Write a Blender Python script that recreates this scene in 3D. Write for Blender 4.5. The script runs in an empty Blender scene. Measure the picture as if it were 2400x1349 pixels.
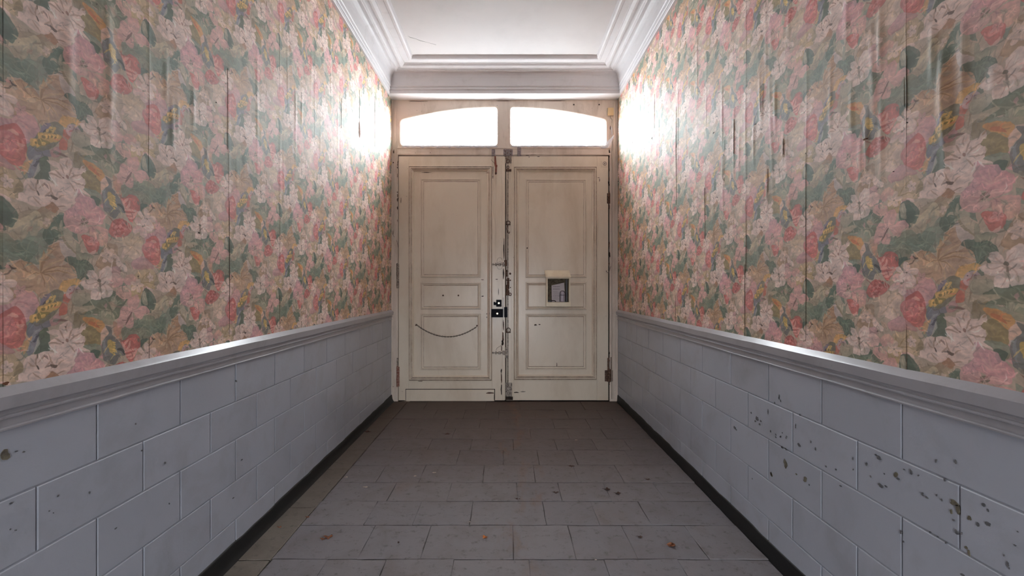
import bpy, bmesh, math, random
import numpy as np
from mathutils import Vector, Matrix

random.seed(7)
rng = np.random.RandomState(11)
S = 0.0053            # metres per unit; 1 unit = 1 photo pixel at the plane of the doors
F = 1080.0            # focal length in pixels (2400 wide frame)
VX, VY = 1187.0, 672.0
WL, WR = 270.0, 262.0  # distance camera axis -> left / right wall (units)
FLOOR = -268.0         # floor below the eye
ZD = 1080.0            # doors
ZC = 1049.0            # face of the cornice wall above the doors
CEIL = 492.0
ZBACK = -640.0         # rear wall of the passage, behind the camera
EYE = -FLOOR * S
PI = math.pi

def W3(x, z, h):
    """units (right, forward, up from the eye) -> metres"""
    return (x * S, z * S, EYE + h * S)

def D3(px, py, d=0.0):
    """point on the plane of the doors given in photo pixels, d units towards the hall"""
    return W3(px - VX, ZD - d, VY - py)

# ------------------------------------------------------------------ camera
scene = bpy.context.scene
COL = scene.collection
cam_data = bpy.data.cameras.new('camera')
cam = bpy.data.objects.new('camera', cam_data)
COL.objects.link(cam)
cam.location = (0, 0, EYE)
cam.rotation_euler = (PI / 2, 0, 0)
cam_data.sensor_width = 36.0
cam_data.lens = 36.0 * F / 2400.0
cam_data.shift_x = 13.0 / 2400.0
cam_data.shift_y = -2.5 / 2400.0
cam_data.clip_start = 0.02
scene.camera = cam

# ------------------------------------------------------------------ world, light, exposure
scene.view_settings.view_transform = 'Standard'
scene.view_settings.look = 'None'
scene.view_settings.exposure = 0.0
scene.view_settings.gamma = 1.0
scene.view_settings.use_curve_mapping = False
world = bpy.data.worlds.new('overcast_sky')
scene.world = world
world.use_nodes = True
bg = world.node_tree.nodes['Background']
bg.inputs[0].default_value = (0.90, 0.95, 1.0, 1)
SKY = 46.0
bg.inputs[1].default_value = SKY
scene.cycles.max_bounces = 6
scene.cycles.diffuse_bounces = 4
scene.cycles.glossy_bounces = 2
scene.cycles.use_adaptive_sampling = True
scene.cycles.adaptive_threshold = 0.08
scene.cycles.transparent_max_bounces = 8
scene.cycles.sample_clamp_indirect = 12.0
scene.cycles.use_denoising = True
scene.cycles.caustics_reflective = False
scene.cycles.caustics_refractive = False

def portal(name, loc, rot, sx, sy):
    l = bpy.data.lights.new(name, 'AREA')
    l.shape = 'RECTANGLE'
    l.size, l.size_y = sx, sy
    l.cycles.is_portal = True
    o = bpy.data.objects.new(name, l)
    o.location = loc
    o.rotation_euler = rot
    COL.objects.link(o)
    return o
# daylight enters by the two panes over the doors and by an unseen doorway added behind the camera as fill
portal('window_daylight', W3(1067 - VX - 15, ZD + 40, VY - 296), (-PI / 2, 0, 0), 250 * S, 110 * S)
portal('window_daylight', W3(1309 - VX, ZD + 40, VY - 296), (-PI / 2, 0, 0), 250 * S, 110 * S)
REAR_X0, REAR_X1, REAR_H = -75.0, 75.0, 60.0  # added rear opening, sized for the fill light it lets in
portal('added_doorway_daylight', W3((REAR_X0 + REAR_X1) / 2, ZBACK - 2, (FLOOR + REAR_H) / 2), (PI / 2, 0, 0),
       (REAR_X1 - REAR_X0) * S, (REAR_H - FLOOR) * S)

# ------------------------------------------------------------------ helpers
def link(o, parent=None):
    COL.objects.link(o)
    if parent is not None:
        o.parent = parent
    return o

def obj(name, verts, faces, mat, parent=None, smooth=False):
    me = bpy.data.meshes.new(name)
    me.from_pydata([tuple(v) for v in verts], [], faces)
    me.update()
    if mat is not None:
        me.materials.append(mat)
    if smooth:
        for p in me.polygons:
            p.use_smooth = True
    return link(bpy.data.objects.new(name, me), parent)

def bobj(name, bm, mat, parent=None, smooth=False):
    bmesh.ops.recalc_face_normals(bm, faces=bm.faces[:])
    me = bpy.data.meshes.new(name)
    bm.to_mesh(me)
    bm.free()
    me.materials.append(mat)
    if smooth:
        for p in me.polygons:
            p.use_smooth = True
    return link(bpy.data.objects.new(name, me), parent)

def tag(o, label=None, cat=None, group=None, kind=None):
    if label: o['label'] = label
    if cat: o['category'] = cat
    if group: o['group'] = group
    if kind: o['kind'] = kind
    return o

def empty(name, loc):
    o = bpy.data.objects.new(name, None)
    o.empty_display_size = 0.05
    o.location = loc
    return link(o)

def keep(o, parent):
    """parent with the world position kept (parents are never rotated)"""
    o.parent = parent
    o.matrix_parent_inverse = Matrix.Translation(-Vector(parent.location))
    return o

def box_bm(bm, x0, x1, y0, y1, z0, z1, bev=0.0):
    """metres, axis aligned"""
    t = bmesh.new()
    bmesh.ops.create_cube(t, size=1.0)
    for v in t.verts:
        v.co.x = x0 + (v.co.x + .5) * (x1 - x0)
        v.co.y = y0 + (v.co.y + .5) * (y1 - y0)
        v.co.z = z0 + (v.co.z + .5) * (z1 - z0)
    if bev > 0:
        bmesh.ops.bevel(t, geom=t.edges[:], offset=bev, segments=2, affect='EDGES', profile=0.6)
    me = bpy.data.meshes.new('t')
    t.to_mesh(me)
    t.free()
    bm.from_mesh(me)
    bpy.data.meshes.remove(me)

def dbox(bm, x0, x1, y0, y1, d0, d1, bev=0.3):
    """box on the door plane in photo pixels"""
    a = D3(x0, y1, d0)
    b = D3(x1, y0, d1)
    box_bm(bm, min(a[0], b[0]), max(a[0], b[0]), min(a[1], b[1]), max(a[1], b[1]),
           min(a[2], b[2]), max(a[2], b[2]), bev * S)

def door_box(name, x0, x1, y0, y1, d0, d1, mat, parent, bev=0.3):
    bm = bmesh.new()
    dbox(bm, x0, x1, y0, y1, d0, d1, bev)
    return keep(bobj(name, bm, mat), parent)

def tube_bm(bm, pts, r, n=8, closed=False, cap=True):
    """tube along points in metres"""
    pts = [Vector(p) for p in pts]
    m = len(pts)
    rings = []
    up = Vector((0, 0, 1))
    for i, p in enumerate(pts):
        if closed:
            t = (pts[(i + 1) % m] - pts[i - 1])
        else:
            t = pts[min(i + 1, m - 1)] - pts[max(i - 1, 0)]
        t.normalize()
        a = Vector((0, 1, 0)) if abs(t.y) < 0.9 else up
        u = t.cross(a).normalized()
        v = t.cross(u).normalized()
        rr = r[i] if isinstance(r, (list, tuple)) else r
        rings.append([bm.verts.new(p + (u * math.cos(2 * PI * k / n) + v * math.sin(2 * PI * k / n)) * rr) for k in range(n)])
    for i in range(m if closed else m - 1):
        A, B = rings[i], rings[(i + 1) % m]
        for k in range(n):
            bm.faces.new((A[k], A[(k + 1) % n], B[(k + 1) % n], B[k]))
    if cap and not closed:
        bm.faces.new(rings[0])
        bm.faces.new(rings[-1][::-1])

def ring_pts(px, py, d, rx, ry, n=16, tilt=0):
    out = []
    for k in range(n):
        a = 2 * PI * k / n
        out.append(D3(px + rx * math.cos(a), py + ry * math.sin(a), d + tilt * math.sin(a)))
    return out

def disc_bm(bm, px, py, d0, d1, r, n=14, rx=None):
    """round knob or plate on the door plane"""
    rx = rx or r
    A = [bm.verts.new(D3(px + rx * math.cos(2 * PI * k / n), py + r * math.sin(2 * PI * k / n), d0)) for k in range(n)]
    B = [bm.verts.new(D3(px + rx * math.cos(2 * PI * k / n), py + r * math.sin(2 * PI * k / n), d1 - r * .15)) for k in range(n)]
    C = [bm.verts.new(D3(px + .75 * rx * math.cos(2 * PI * k / n), py + .75 * r * math.sin(2 * PI * k / n), d1)) for k in range(n)]
    for k in range(n):
        j = (k + 1) % n
        bm.faces.new((A[k], A[j], B[j], B[k]))
        bm.faces.new((B[k], B[j], C[j], C[k]))
    bm.faces.new(C)

def rings_obj(name, x0, x1, y0, y1, prof, mat, parent, cap=True):
    """mitred frame on the door plane: prof = [(inset, depth)]"""
    vs, fs = [], []
    for (i, d) in prof:
        vs += [D3(x0 + i, y0 + i, d), D3(x1 - i, y0 + i, d), D3(x1 - i, y1 - i, d), D3(x0 + i, y1 - i, d)]
    for r in range(len(prof) - 1):
        for k in range(4):
            j = (k + 1) % 4
            fs.append((r * 4 + k, r * 4 + j, r * 4 + 4 + j, r * 4 + 4 + k))
    if cap:
        b = (len(prof) - 1) * 4
        fs.append((b, b + 1, b + 2, b + 3))
    o = obj(name, vs, fs, mat)
    # faces must look towards the hall
    me = o.data
    me.flip_normals() if me.polygons[-1].normal.y > 0 else None
    return keep(o, parent)

# ------------------------------------------------------------------ node materials
def srgb(c):
    out = []
    for v in c[:3]:
        v = v / 255.0
        out.append(v / 12.92 if v <= 0.04045 else ((v + 0.055) / 1.055) ** 2.4)
    return tuple(out) + (1.0,)

class NT:
    def __init__(self, name):
        self.m = bpy.data.materials.new(name)
        self.m.use_nodes = True
        self.t = self.m.node_tree
        self.b = self.t.nodes['Principled BSDF']
        self.out = self.t.nodes['Material Output']
    def n(self, kind, **kw):
        nd = self.t.nodes.new(kind)
        for k, v in kw.items():
            setattr(nd, k, v)
        return nd
    def l(self, a, b):
        self.t.links.new(a, b)
    def pos(self):
        if not hasattr(self, '_p'):
            self._p = self.n('ShaderNodeNewGeometry').outputs['Position']
        return self._p
    def mapped(self, scale):
        mp = self.n('ShaderNodeMapping')
        mp.inputs['Scale'].default_value = scale
        self.l(self.pos(), mp.inputs['Vector'])
        return mp.outputs['Vector']
    def noise(self, scale, detail=4, rough=0.55, vec=(1, 1, 1), dist=0.0):
        nz = self.n('ShaderNodeTexNoise')
        nz.inputs['Scale'].default_value = scale
        nz.inputs['Detail'].default_value = detail
        nz.inputs['Roughness'].default_value = rough
        nz.inputs['Distortion'].default_value = dist
        self.l(self.mapped(vec), nz.inputs['Vector'])
        return nz.outputs['Fac']
    def ramp(self, fac, stops):
        r = self.n('ShaderNodeValToRGB')
        e = r.color_ramp.elements
        while len(e) < len(stops):
            e.new(0.5)
        for i, (p, c) in enumerate(stops):
            e[i].position = p
            e[i].color = c if len(c) == 4 else (c[0], c[1], c[2], 1)
        self.l(fac, r.inputs['Fac'])
        return r.outputs['Color']
    def mix(self, fac, a, b, mode='MIX'):
        m = self.n('ShaderNodeMix')
        m.data_type = 'RGBA'
        m.blend_type = mode
        for sock, val in ((m.inputs[0], fac), (m.inputs[6], a), (m.inputs[7], b)):
            if hasattr(val, 'links'):
                self.l(val, sock)
            else:
                sock.default_value = val
        return m.outputs[2]
    def bump(self, h, strength, dist, prev=None):
        b = self.n('ShaderNodeBump')
        b.inputs['Strength'].default_value = strength
        b.inputs['Distance'].default_value = dist
        self.l(h, b.inputs['Height'])
        if prev is not None:
            self.l(prev, b.inputs['Normal'])
        return b.outputs['Normal']
    def fin(self, color, rough=0.5, normal=None, spec=0.5, metal=0.0):
        if hasattr(color, 'links'):
            self.l(color, self.b.inputs['Base Color'])
        else:
            self.b.inputs['Base Color'].default_value = color
        if hasattr(rough, 'links'):
            self.l(rough, self.b.inputs['Roughness'])
        else:
            self.b.inputs['Roughness'].default_value = rough
        self.b.inputs['Specular IOR Level'].default_value = spec
        self.b.inputs['Metallic'].default_value = metal
        if normal is not None:
            self.l(normal, self.b.inputs['Normal'])
        return self.m

BLK = (0, 0, 0, 1)
WHT = (1, 1, 1, 1)

def mat_paint(name, base, dirt, dscale=5.0, dlo=0.52, dhi=0.75, damt=0.5, rough=0.38, speck=0.0,
              speckcol=(70, 60, 52), bumpd=0.0006, vec=(1, 1, 1), obj_var=0.0):
    t = NT(name)
    n1 = t.noise(dscale, 6, 0.65, vec, 0.4)
    col = t.mix(t.ramp(n1, [(dlo, BLK), (dhi, (damt, damt, damt))]), srgb(base), srgb(dirt))
    n0 = t.noise(1.1, 3, 0.5)
    col = t.mix(0.5, col, t.ramp(n0, [(0.3, (0.82, 0.82, 0.82)), (0.7, (1.0, 1.0, 1.0))]), 'MULTIPLY')
    if obj_var:
        oi = t.n('ShaderNodeObjectInfo')
        v = t.ramp(oi.outputs['Random'], [(0, (1 - obj_var,) * 3), (1, WHT)])
        col = t.mix(1.0, col, v, 'MULTIPLY')
    if speck:
        n2 = t.noise(38, 5, 0.7)
        n3 = t.noise(4, 2, 0.5)
        m = t.mix(1.0, t.ramp(n2, [(0.66, BLK), (0.70, WHT)]), t.ramp(n3, [(0.5, BLK), (0.62, WHT)]), 'MULTIPLY')
        m = t.mix(1.0, m, (speck, speck, speck, 1), 'MULTIPLY')
        col = t.mix(m, col, srgb(speckcol))
    fine = t.noise(90, 4, 0.6, vec)
    nb = t.bump(fine, 0.35, bumpd)
    nb = t.bump(n1, 0.3, bumpd * 3, nb)
    return t.fin(col, rough, nb)

M = {}
M['door'] = mat_paint('old_cream_gloss_paint', (230, 217, 198), (198, 178, 152), 3.0, 0.45, 0.75, 0.55, 0.30,
                      speck=0.55, vec=(1, 1, 0.35))
M['frame'] = mat_paint('old_cream_frame_paint', (222, 207, 193), (168, 146, 126), 6.0, 0.48, 0.75, 0.6, 0.36,
                       speck=0.9, speckcol=(84, 60, 46), vec=(1, 1, 0.3))
M['cornice'] = mat_paint('white_cornice_paint', (226, 224, 226), (182, 176, 172), 7.0, 0.55, 0.8, 0.35, 0.45,
                         speck=0.25, speckcol=(120, 112, 106))
M['ceiling'] = mat_paint('white_ceiling_paint', (226, 223, 223), (206, 202, 202), 2.0, 0.5, 0.8, 0.4, 0.75)
M['rail'] = mat_paint('blue_grey_rail_paint', (176, 175, 180), (134, 128, 126), 6.0, 0.5, 0.8, 0.45, 0.28,
                      speck=0.35, speckcol=(90, 86, 84))
M['block'] = mat_paint('blue_white_masonry_paint', (181, 186, 197), (150, 150, 153), 4.0, 0.5, 0.78, 0.5, 0.36,
                       speck=0.35, speckcol=(112, 112, 118), bumpd=0.0012, obj_var=0.06)
M['joint'] = mat_paint('joint_paint', (168, 171, 180), (128, 126, 130), 12.0, 0.5, 0.78, 0.5, 0.45)
M['plaster'] = mat_paint('bare_wall_plaster', (196, 176, 160), (150, 132, 112), 3.0, 0.5, 0.8, 0.5, 0.8)
M['skirt'] = mat_paint('black_tar_paint', (13, 13, 14), (28, 26, 25), 9.0, 0.5, 0.8, 0.6, 0.6)

def mat_floor(name, base, base2, dirt, bump_d=0.0025):
    t = NT(name)
    oi = t.n('ShaderNodeObjectInfo')
    tone = t.ramp(oi.outputs['Random'], [(0, srgb(base)), (1, srgb(base2))])
    n1 = t.noise(5, 6, 0.65, dist=0.6)
    col = t.mix(t.ramp(n1, [(0.45, BLK), (0.75, (0.65,) * 3)]), tone, srgb(dirt))
    # browner, dirtier tiles towards the doors, with the dimmer light there painted in too
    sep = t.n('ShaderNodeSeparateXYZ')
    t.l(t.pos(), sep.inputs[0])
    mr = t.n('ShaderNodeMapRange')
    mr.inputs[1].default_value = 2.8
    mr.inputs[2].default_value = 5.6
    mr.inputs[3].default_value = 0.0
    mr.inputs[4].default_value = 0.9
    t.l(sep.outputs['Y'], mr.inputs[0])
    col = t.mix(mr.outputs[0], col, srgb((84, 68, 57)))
    n2 = t.noise(20, 6, 0.75)
    col = t.mix(t.ramp(n2, [(0.55, BLK), (0.70, (0.6,) * 3)]), col, srgb((66, 56, 52)))
    n3 = t.noise(60, 3, 0.7)
    col = t.mix(t.ramp(n3, [(0.70, BLK), (0.76, (0.5,) * 3)]), col, srgb((170, 162, 156)))
    n4 = t.noise(2.2, 3, 0.5, (1, 0.5, 1))
    col = t.mix(t.ramp(n4, [(0.60, BLK), (0.76, (0.35,) * 3)]), col, srgb((116, 92, 74)))
    # long rusty stain down the middle of the passage
    ma = t.n('ShaderNodeMath', operation='SUBTRACT'); ma.inputs[1].default_value = 0.10
    t.l(sep.outputs['X'], ma.inputs[0])
    mb = t.n('ShaderNodeMath', operation='ABSOLUTE'); t.l(ma.outputs[0], mb.inputs[0])
    mc = t.n('ShaderNodeMath', operation='ADD'); t.l(mb.outputs[0], mc.inputs[0])
    md = t.n('ShaderNodeMath', operation='MULTIPLY'); md.inputs[1].default_value = 0.9
    t.l(t.noise(6, 4, 0.6, (1, .35, 1)), md.inputs[0]); t.l(md.outputs[0], mc.inputs[1])
    col = t.mix(t.ramp(mc.outputs[0], [(0.36, (0.4,) * 3), (0.50, BLK)]), col, srgb((132, 98, 74)))
    nb = t.bump(t.noise(14, 7, 0.7), 0.7, bump_d * 1.6)
    nb = t.bump(t.noise(110, 3, 0.6), 0.4, 0.0008, nb)
    return t.fin(col, 0.62, nb, 0.35)
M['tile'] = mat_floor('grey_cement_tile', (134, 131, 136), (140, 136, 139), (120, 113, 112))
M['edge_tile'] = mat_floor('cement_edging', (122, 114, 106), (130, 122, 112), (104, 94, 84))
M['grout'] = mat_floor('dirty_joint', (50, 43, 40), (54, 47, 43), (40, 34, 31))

def mat_plain(name, c, rough=0.5, metal=0.0, var=None, vs=30, spec=0.5):
    t = NT(name)
    col = srgb(c)
    if var is not None:
        col = t.mix(t.ramp(t.noise(vs, 5, 0.7), [(0.42, BLK), (0.62, WHT)]), srgb(c), srgb(var))
    nb = t.bump(t.noise(140, 3, 0.6), 0.3, 0.0006)
    return t.fin(col, rough, nb, spec, metal)
M['gap'] = mat_plain('grimy_gap', (34, 26, 22), 0.85, var=(64, 48, 38), vs=18)
M['rust'] = mat_plain('rusty_iron', (62, 44, 36), 0.75, var=(128, 96, 78), vs=70)
M['redrust'] = mat_plain('red_rust_paint', (128, 62, 50), 0.7, var=(176, 152, 138), vs=60)
M['redrust2'] = mat_plain('red_brown_strap', (142, 84, 66), 0.7, var=(112, 62, 50), vs=60)
M['plate'] = mat_plain('grey_painted_plate', (150, 138, 138), 0.5, var=(92, 80, 82), vs=80)
M['ironpaint'] = mat_plain('painted_iron', (172, 158, 144), 0.42, var=(58, 42, 34), vs=60)
M['lock'] = mat_plain('black_lock_enamel', (24, 27, 36), 0.6, spec=0.12)
M['brass'] = mat_plain('worn_brass', (205, 196, 176), 0.3, 0.7)
M['whitestrip'] = mat_plain('white_metal_strip', (218, 212, 210), 0.4)
M['chain'] = mat_plain('dull_steel_chain', (96, 88, 80), 0.5, 0.5, var=(62, 52, 46), vs=120)
M['box'] = mat_plain('ivory_enamel', (232, 220, 194), 0.35, var=(222, 208, 180), vs=9)
M['boxin'] = mat_plain('box_inner_metal', (112, 102, 84), 0.7, var=(74, 66, 54), vs=40, spec=.2)
M['paper'] = mat_plain('white_paper', (204, 198, 202), 0.8)
M['ink'] = mat_plain('grey_print', (116, 108, 118), 0.8)
M['darkplastic'] = mat_plain('dark_purple_plastic', (34, 24, 32), 0.4)
M['bottle'] = mat_plain('cloudy_plastic', (176, 170, 184), 0.3)
M['switch'] = mat_plain('yellowed_plastic', (226, 198, 152), 0.45)
M['cable'] = mat_plain('grey_cable', (188, 176, 162), 0.5)
M['leaf'] = mat_plain('dry_leaf', (150, 92, 58), 0.7, var=(104, 66, 44), vs=90)
M['leafo'] = mat_plain('orange_leaf', (214, 128, 60), 0.65, var=(160, 92, 46), vs=90)
M['leafd'] = mat_plain('dark_leaf', (62, 44, 38), 0.75, var=(88, 62, 50), vs=90)
M['flake'] = mat_plain('pale_flake_or_light_spot', (192, 176, 164), 0.8)
M['chip_tan'] = mat_plain('bare_render', (122, 115, 98), 0.9, var=(86, 80, 70), vs=50)
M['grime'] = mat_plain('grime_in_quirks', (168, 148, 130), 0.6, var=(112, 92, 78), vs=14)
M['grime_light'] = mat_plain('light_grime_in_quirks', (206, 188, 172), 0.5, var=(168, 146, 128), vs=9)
M['chip_dark'] = mat_plain('old_dark_paint', (88, 88, 92), 0.8, var=(116, 115, 116), vs=60)
M['tear'] = mat_plain('bare_brown_wall', (126, 84, 58), 0.9, var=(92, 62, 44), vs=40)
M['seam'] = mat_plain('dark_seam_paper', (88, 70, 54), 0.9)  # dark brown of the open seams between strips
M['stone'] = mat_plain('street_paving', (150, 150, 150), 0.9, var=(128, 128, 128), vs=4)

def mat_glass():
    t = NT('window_glass')
    t.t.nodes.remove(t.b)
    tr = t.n('ShaderNodeBsdfTransparent')
    tr.inputs[0].default_value = (0.97, 0.98, 0.98, 1)
    gl = t.n('ShaderNodeBsdfGlossy')
    gl.inputs['Roughness'].default_value = 0.03
    df = t.n('ShaderNodeBsdfTranslucent')
    m1 = t.n('ShaderNodeMixShader')
    m1.inputs[0].default_value = 0.05
    t.l(tr.outputs[0], m1.inputs[1])
    t.l(gl.outputs[0], m1.inputs[2])
    m2 = t.n('ShaderNodeMixShader')
    m2.inputs[0].default_value = 0.08
    t.l(m1.outputs[0], m2.inputs[1])
    t.l(df.outputs[0], m2.inputs[2])
    t.l(m2.outputs[0], t.out.inputs['Surface'])
    return t.m
M['glass'] = mat_glass()

def mat_film():
    t = NT('torn_plastic_film')
    t.b.inputs['Base Color'].default_value = srgb((226, 226, 230))
    t.b.inputs['Roughness'].default_value = 0.2
    tr = t.n('ShaderNodeBsdfTransparent')
    mx = t.n('ShaderNodeMixShader')
    mx.inputs[0].default_value = 0.55
    t.l(tr.outputs[0], mx.inputs[1])
    t.l(t.b.outputs[0], mx.inputs[2])
    t.l(mx.outputs[0], t.out.inputs['Surface'])
    return t.m
M['film'] = mat_film()
# ------------------------------------------------------------------ the wallpaper print
# One repeat is 100 x 100 units (0.53 m) with a half drop from strip to strip.  The print is
# painted here stroke by stroke into a 200 x 100 unit tile (colour only, no light or shade).
TPX = 7.2
TW, TH = int(200 * TPX), int(100 * TPX)
TILE = np.zeros((TH, TW, 3), np.float32)

def pnoise(h, w, cells, seed, half=True):
    """periodic smooth noise in 0..1"""
    r = np.random.RandomState(seed)
    ch, cw = cells
    g = r.rand(ch, cw).astype(np.float32)
    y = np.linspace(0, ch, h, endpoint=False)
    x = np.linspace(0, cw, w, endpoint=False)
    y0, x0 = y.astype(int), x.astype(int)
    fy, fx = (y - y0)[:, None], (x - x0)[None, :]
    fy, fx = fy * fy * (3 - 2 * fy), fx * fx * (3 - 2 * fx)
    a = g[y0 % ch][:, x0 % cw]; b = g[y0 % ch][:, (x0 + 1) % cw]
    c = g[(y0 + 1) % ch][:, x0 % cw]; d = g[(y0 + 1) % ch][:, (x0 + 1) % cw]
    return (a * (1 - fx) + b * fx) * (1 - fy) + (c * (1 - fx) + d * fx) * fy

def fbm(cells, seed, octs=4):
    out, amp, tot = 0, 1.0, 0
    for k in range(octs):
        out = out + amp * pnoise(TH, TW, (cells[0] * 2 ** k, cells[1] * 2 ** k), seed + k)
        tot += amp
        amp *= 0.55
    return out / tot

NA = fbm((6, 12), 1)
NB = fbm((14, 28), 20)
NC = fbm((40, 24), 40)
ND = fbm((60, 120), 60, 3)

def lin3(c):
    return np.array(srgb(c)[:3], np.float32)
def sc3(c):
    return np.array(c[:3], np.float32) / 255.0

bgc = (sc3((200, 172, 150))[None, None] * (1 - NA[..., None]) + sc3((172, 160, 138))[None, None] * NA[..., None])
TILE[:] = bgc + (NB[..., None] - .5) * 0.18

ORI = {'a': (0, 460), 'b': (170, 460), 'c': (0, 680), 'd': (170, 660)}
def cuv(k, p):
    """coordinates in an enlarged view of the photo -> (u, v) of the repeat on the left wall"""
    ox, oy = ORI[k]
    x, y = ox + p[0] * 0.17787, oy + p[1] * 0.17787
    z = WL * F / (VX - x)
    return (z - 246.0, (VY - y) * z / F)

def smooth_poly(pts, n=5):
    P = np.array(pts, float)
    m = len(P)
    out = []
    for i in range(m):
        p0, p1, p2, p3 = P[i - 1], P[i], P[(i + 1) % m], P[(i + 2) % m]
        for t in np.linspace(0, 1, n, endpoint=False):
            out.append(0.5 * ((2 * p1) + (-p0 + p2) * t * .8 + (2 * p0 - 5 * p1 + 4 * p2 - p3) * t * t * .8
                              + (-p0 + 3 * p1 - 3 * p2 + p3) * t ** 3 * .8) if False else
                       p1 + (p2 - p0) * .32 * (t - 2 * t * t + t ** 3) + (3 * (p2 - p1)) * t * t - 2 * (p2 - p1) * t ** 3
                       + (p3 - p1) * .32 * (t ** 3 - t * t))
    return np.array(out)

def raster(P):
    """P in (u, v) -> origin, soft mask"""
    X = P[:, 0] * TPX
    Y = P[:, 1] * TPX
    x0, x1 = int(np.floor(X.min())) - 2, int(np.ceil(X.max())) + 3
    y0, y1 = int(np.floor(Y.min())) - 2, int(np.ceil(Y.max())) + 3
    gx, gy = np.arange(x0, x1) + .5, np.arange(y0, y1) + .5
    m = np.zeros((len(gy), len(gx)), bool)
    xa, ya, xb, yb = X, Y, np.roll(X, -1), np.roll(Y, -1)
    for i in range(len(X)):
        lo, hi = min(ya[i], yb[i]), max(ya[i], yb[i])
        if hi == lo:
            continue
        rows = np.nonzero((gy >= lo) & (gy < hi))[0]
        if len(rows) == 0:
            continue
        xi = xa[i] + (gy[rows] - ya[i]) / (yb[i] - ya[i]) * (xb[i] - xa[i])
        m[rows] ^= (gx[None, :] < xi[:, None])
    f = m.astype(np.float32)
    g = f.copy()
    g[1:-1, 1:-1] = (f[1:-1, 1:-1] * 4 + f[:-2, 1:-1] + f[2:, 1:-1] + f[1:-1, :-2] + f[1:-1, 2:]) / 8
    return x0, y0, g

def blurn(f, k):
    for _ in range(k):
        f = (f + np.roll(f, 1, 0) + np.roll(f, -1, 0) + np.roll(f, 1, 1) + np.roll(f, -1, 1)) / 5
    return f

def paste(x0, y0, mask, fn):
    """fn(idx) gives the colour block; stamped in both half dropped strips"""
    h, w = mask.shape
    for dx, dy in ((0, 0), (TW // 2, TH // 2)):
        iy = (np.arange(y0, y0 + h) + dy) % TH
        ix = (np.arange(x0, x0 + w) + dx) % TW
        ii = np.ix_(iy, ix)
        base = TILE[ii]
        TILE[ii] = base * (1 - mask[..., None]) + fn(ii) * mask[..., None]

def shape(k, pts, col, col2=None, edge=None, grain=0.11, alpha=0.93, smooth=True, rim=0.10, seed=None):
    UV = [cuv(k, p) for p in pts] if k else pts
    P = smooth_poly(UV) if smooth else np.array(UV, float)
    x0, y0, m = raster(P)
    inner = blurn(np.pad(m, 8), 14)[8:-8, 8:-8]
    c1, c2 = sc3(col), sc3(col2 if col2 else col)
    ev = sc3(edge) if edge else c1 * 0.80
    h, w = m.shape
    gy = np.linspace(0, 1, h)[:, None] * np.ones((1, w))
    def fn(ii):
        t = np.clip(gy * 0.8 + (NA[ii] - .5) * 1.3 + .1, 0, 1)[..., None]
        c = c1 * (1 - t) + c2 * t
        c = c * .88 + TILE[ii] * .12
        c = c * (1 + (NC[ii][..., None] - .5) * grain * 2.2 + (NB[ii][..., None] - .5) * grain * 1.6)
        e = np.clip((0.93 - inner) * 2.0, 0, 1)[..., None]
        return c * (1 - e * rim * 5 * .8) + ev * e * rim * 5 * .8
    paste(x0, y0, m * alpha, fn)

def stroke(k, pts, wdt, col, alpha=0.8, taper=True):
    """brush line, wdt in units"""
    UV = np.array([cuv(k, p) for p in pts] if k else pts, float)
    # resample
    Q = []
    n = len(UV)
    for i in range(n - 1):
        p0, p1, p2, p3 = UV[max(i - 1, 0)], UV[i], UV[i + 1], UV[min(i + 2, n - 1)]
        for t in np.linspace(0, 1, 7, endpoint=False):
            Q.append(0.5 * (2 * p1 + (p2 - p0) * t + (2 * p0 - 5 * p1 + 4 * p2 - p3) * t * t + (3 * p1 - p0 - 3 * p2 + p3) * t ** 3))
    Q.append(UV[-1])
    Q = np.array(Q)
    d = np.gradient(Q, axis=0)
    nn = np.stack([-d[:, 1], d[:, 0]], 1)
    nn /= np.linalg.norm(nn, axis=1)[:, None] + 1e-9
    s = np.linspace(0, 1, len(Q))
    ww = wdt * .5 * (np.clip(np.sin(PI * (s * .9 + .08)), .15, 1) if taper else np.ones_like(s))
    P = np.concatenate([Q + nn * ww[:, None], (Q - nn * ww[:, None])[::-1]])
    x0, y0, m = raster(P)
    c = sc3(col)
    paste(x0, y0, m * alpha, lambda ii: c[None, None] * (1 + (NC[ii][..., None] - .5) * .2))

def fan(k, c, tips, wdt, col, alpha=.45, bend=0.12):
    cx, cy = c
    for (tx, ty) in tips:
        mx, my = (cx + tx) / 2 + (ty - cy) * bend, (cy + ty) / 2 - (tx - cx) * bend
        stroke(k, [c, (mx, my), (tx, ty)], wdt, col, alpha)

def dot(k, p, r, col, alpha=.85, ry=None):
    ry = ry or r
    shape(k, [(p[0] + r * math.cos(a), p[1] + ry * math.sin(a)) for a in np.linspace(0, 2 * PI, 9)[:-1]], col, alpha=alpha, rim=.02)

CREAM, CREAM2 = (238, 212, 202), (232, 202, 190)
WHT2 = (234, 210, 198)
GRN, GRN2, DGRN, DGRN2 = (102, 124, 106), (122, 138, 118), (62, 88, 74), (80, 106, 88)
RED, RED2 = (204, 98, 92), (196, 86, 80)
PINK, PINK2 = (220, 160, 156), (210, 144, 146)
MAUVE = (206, 156, 164)
TAN, TAN2 = (188, 154, 128), (176, 142, 116)
OLIVE, OCHRE = (160, 146, 118), (200, 176, 150)
PALE = (180, 168, 142)
LINE = (96, 76, 66)

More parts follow.
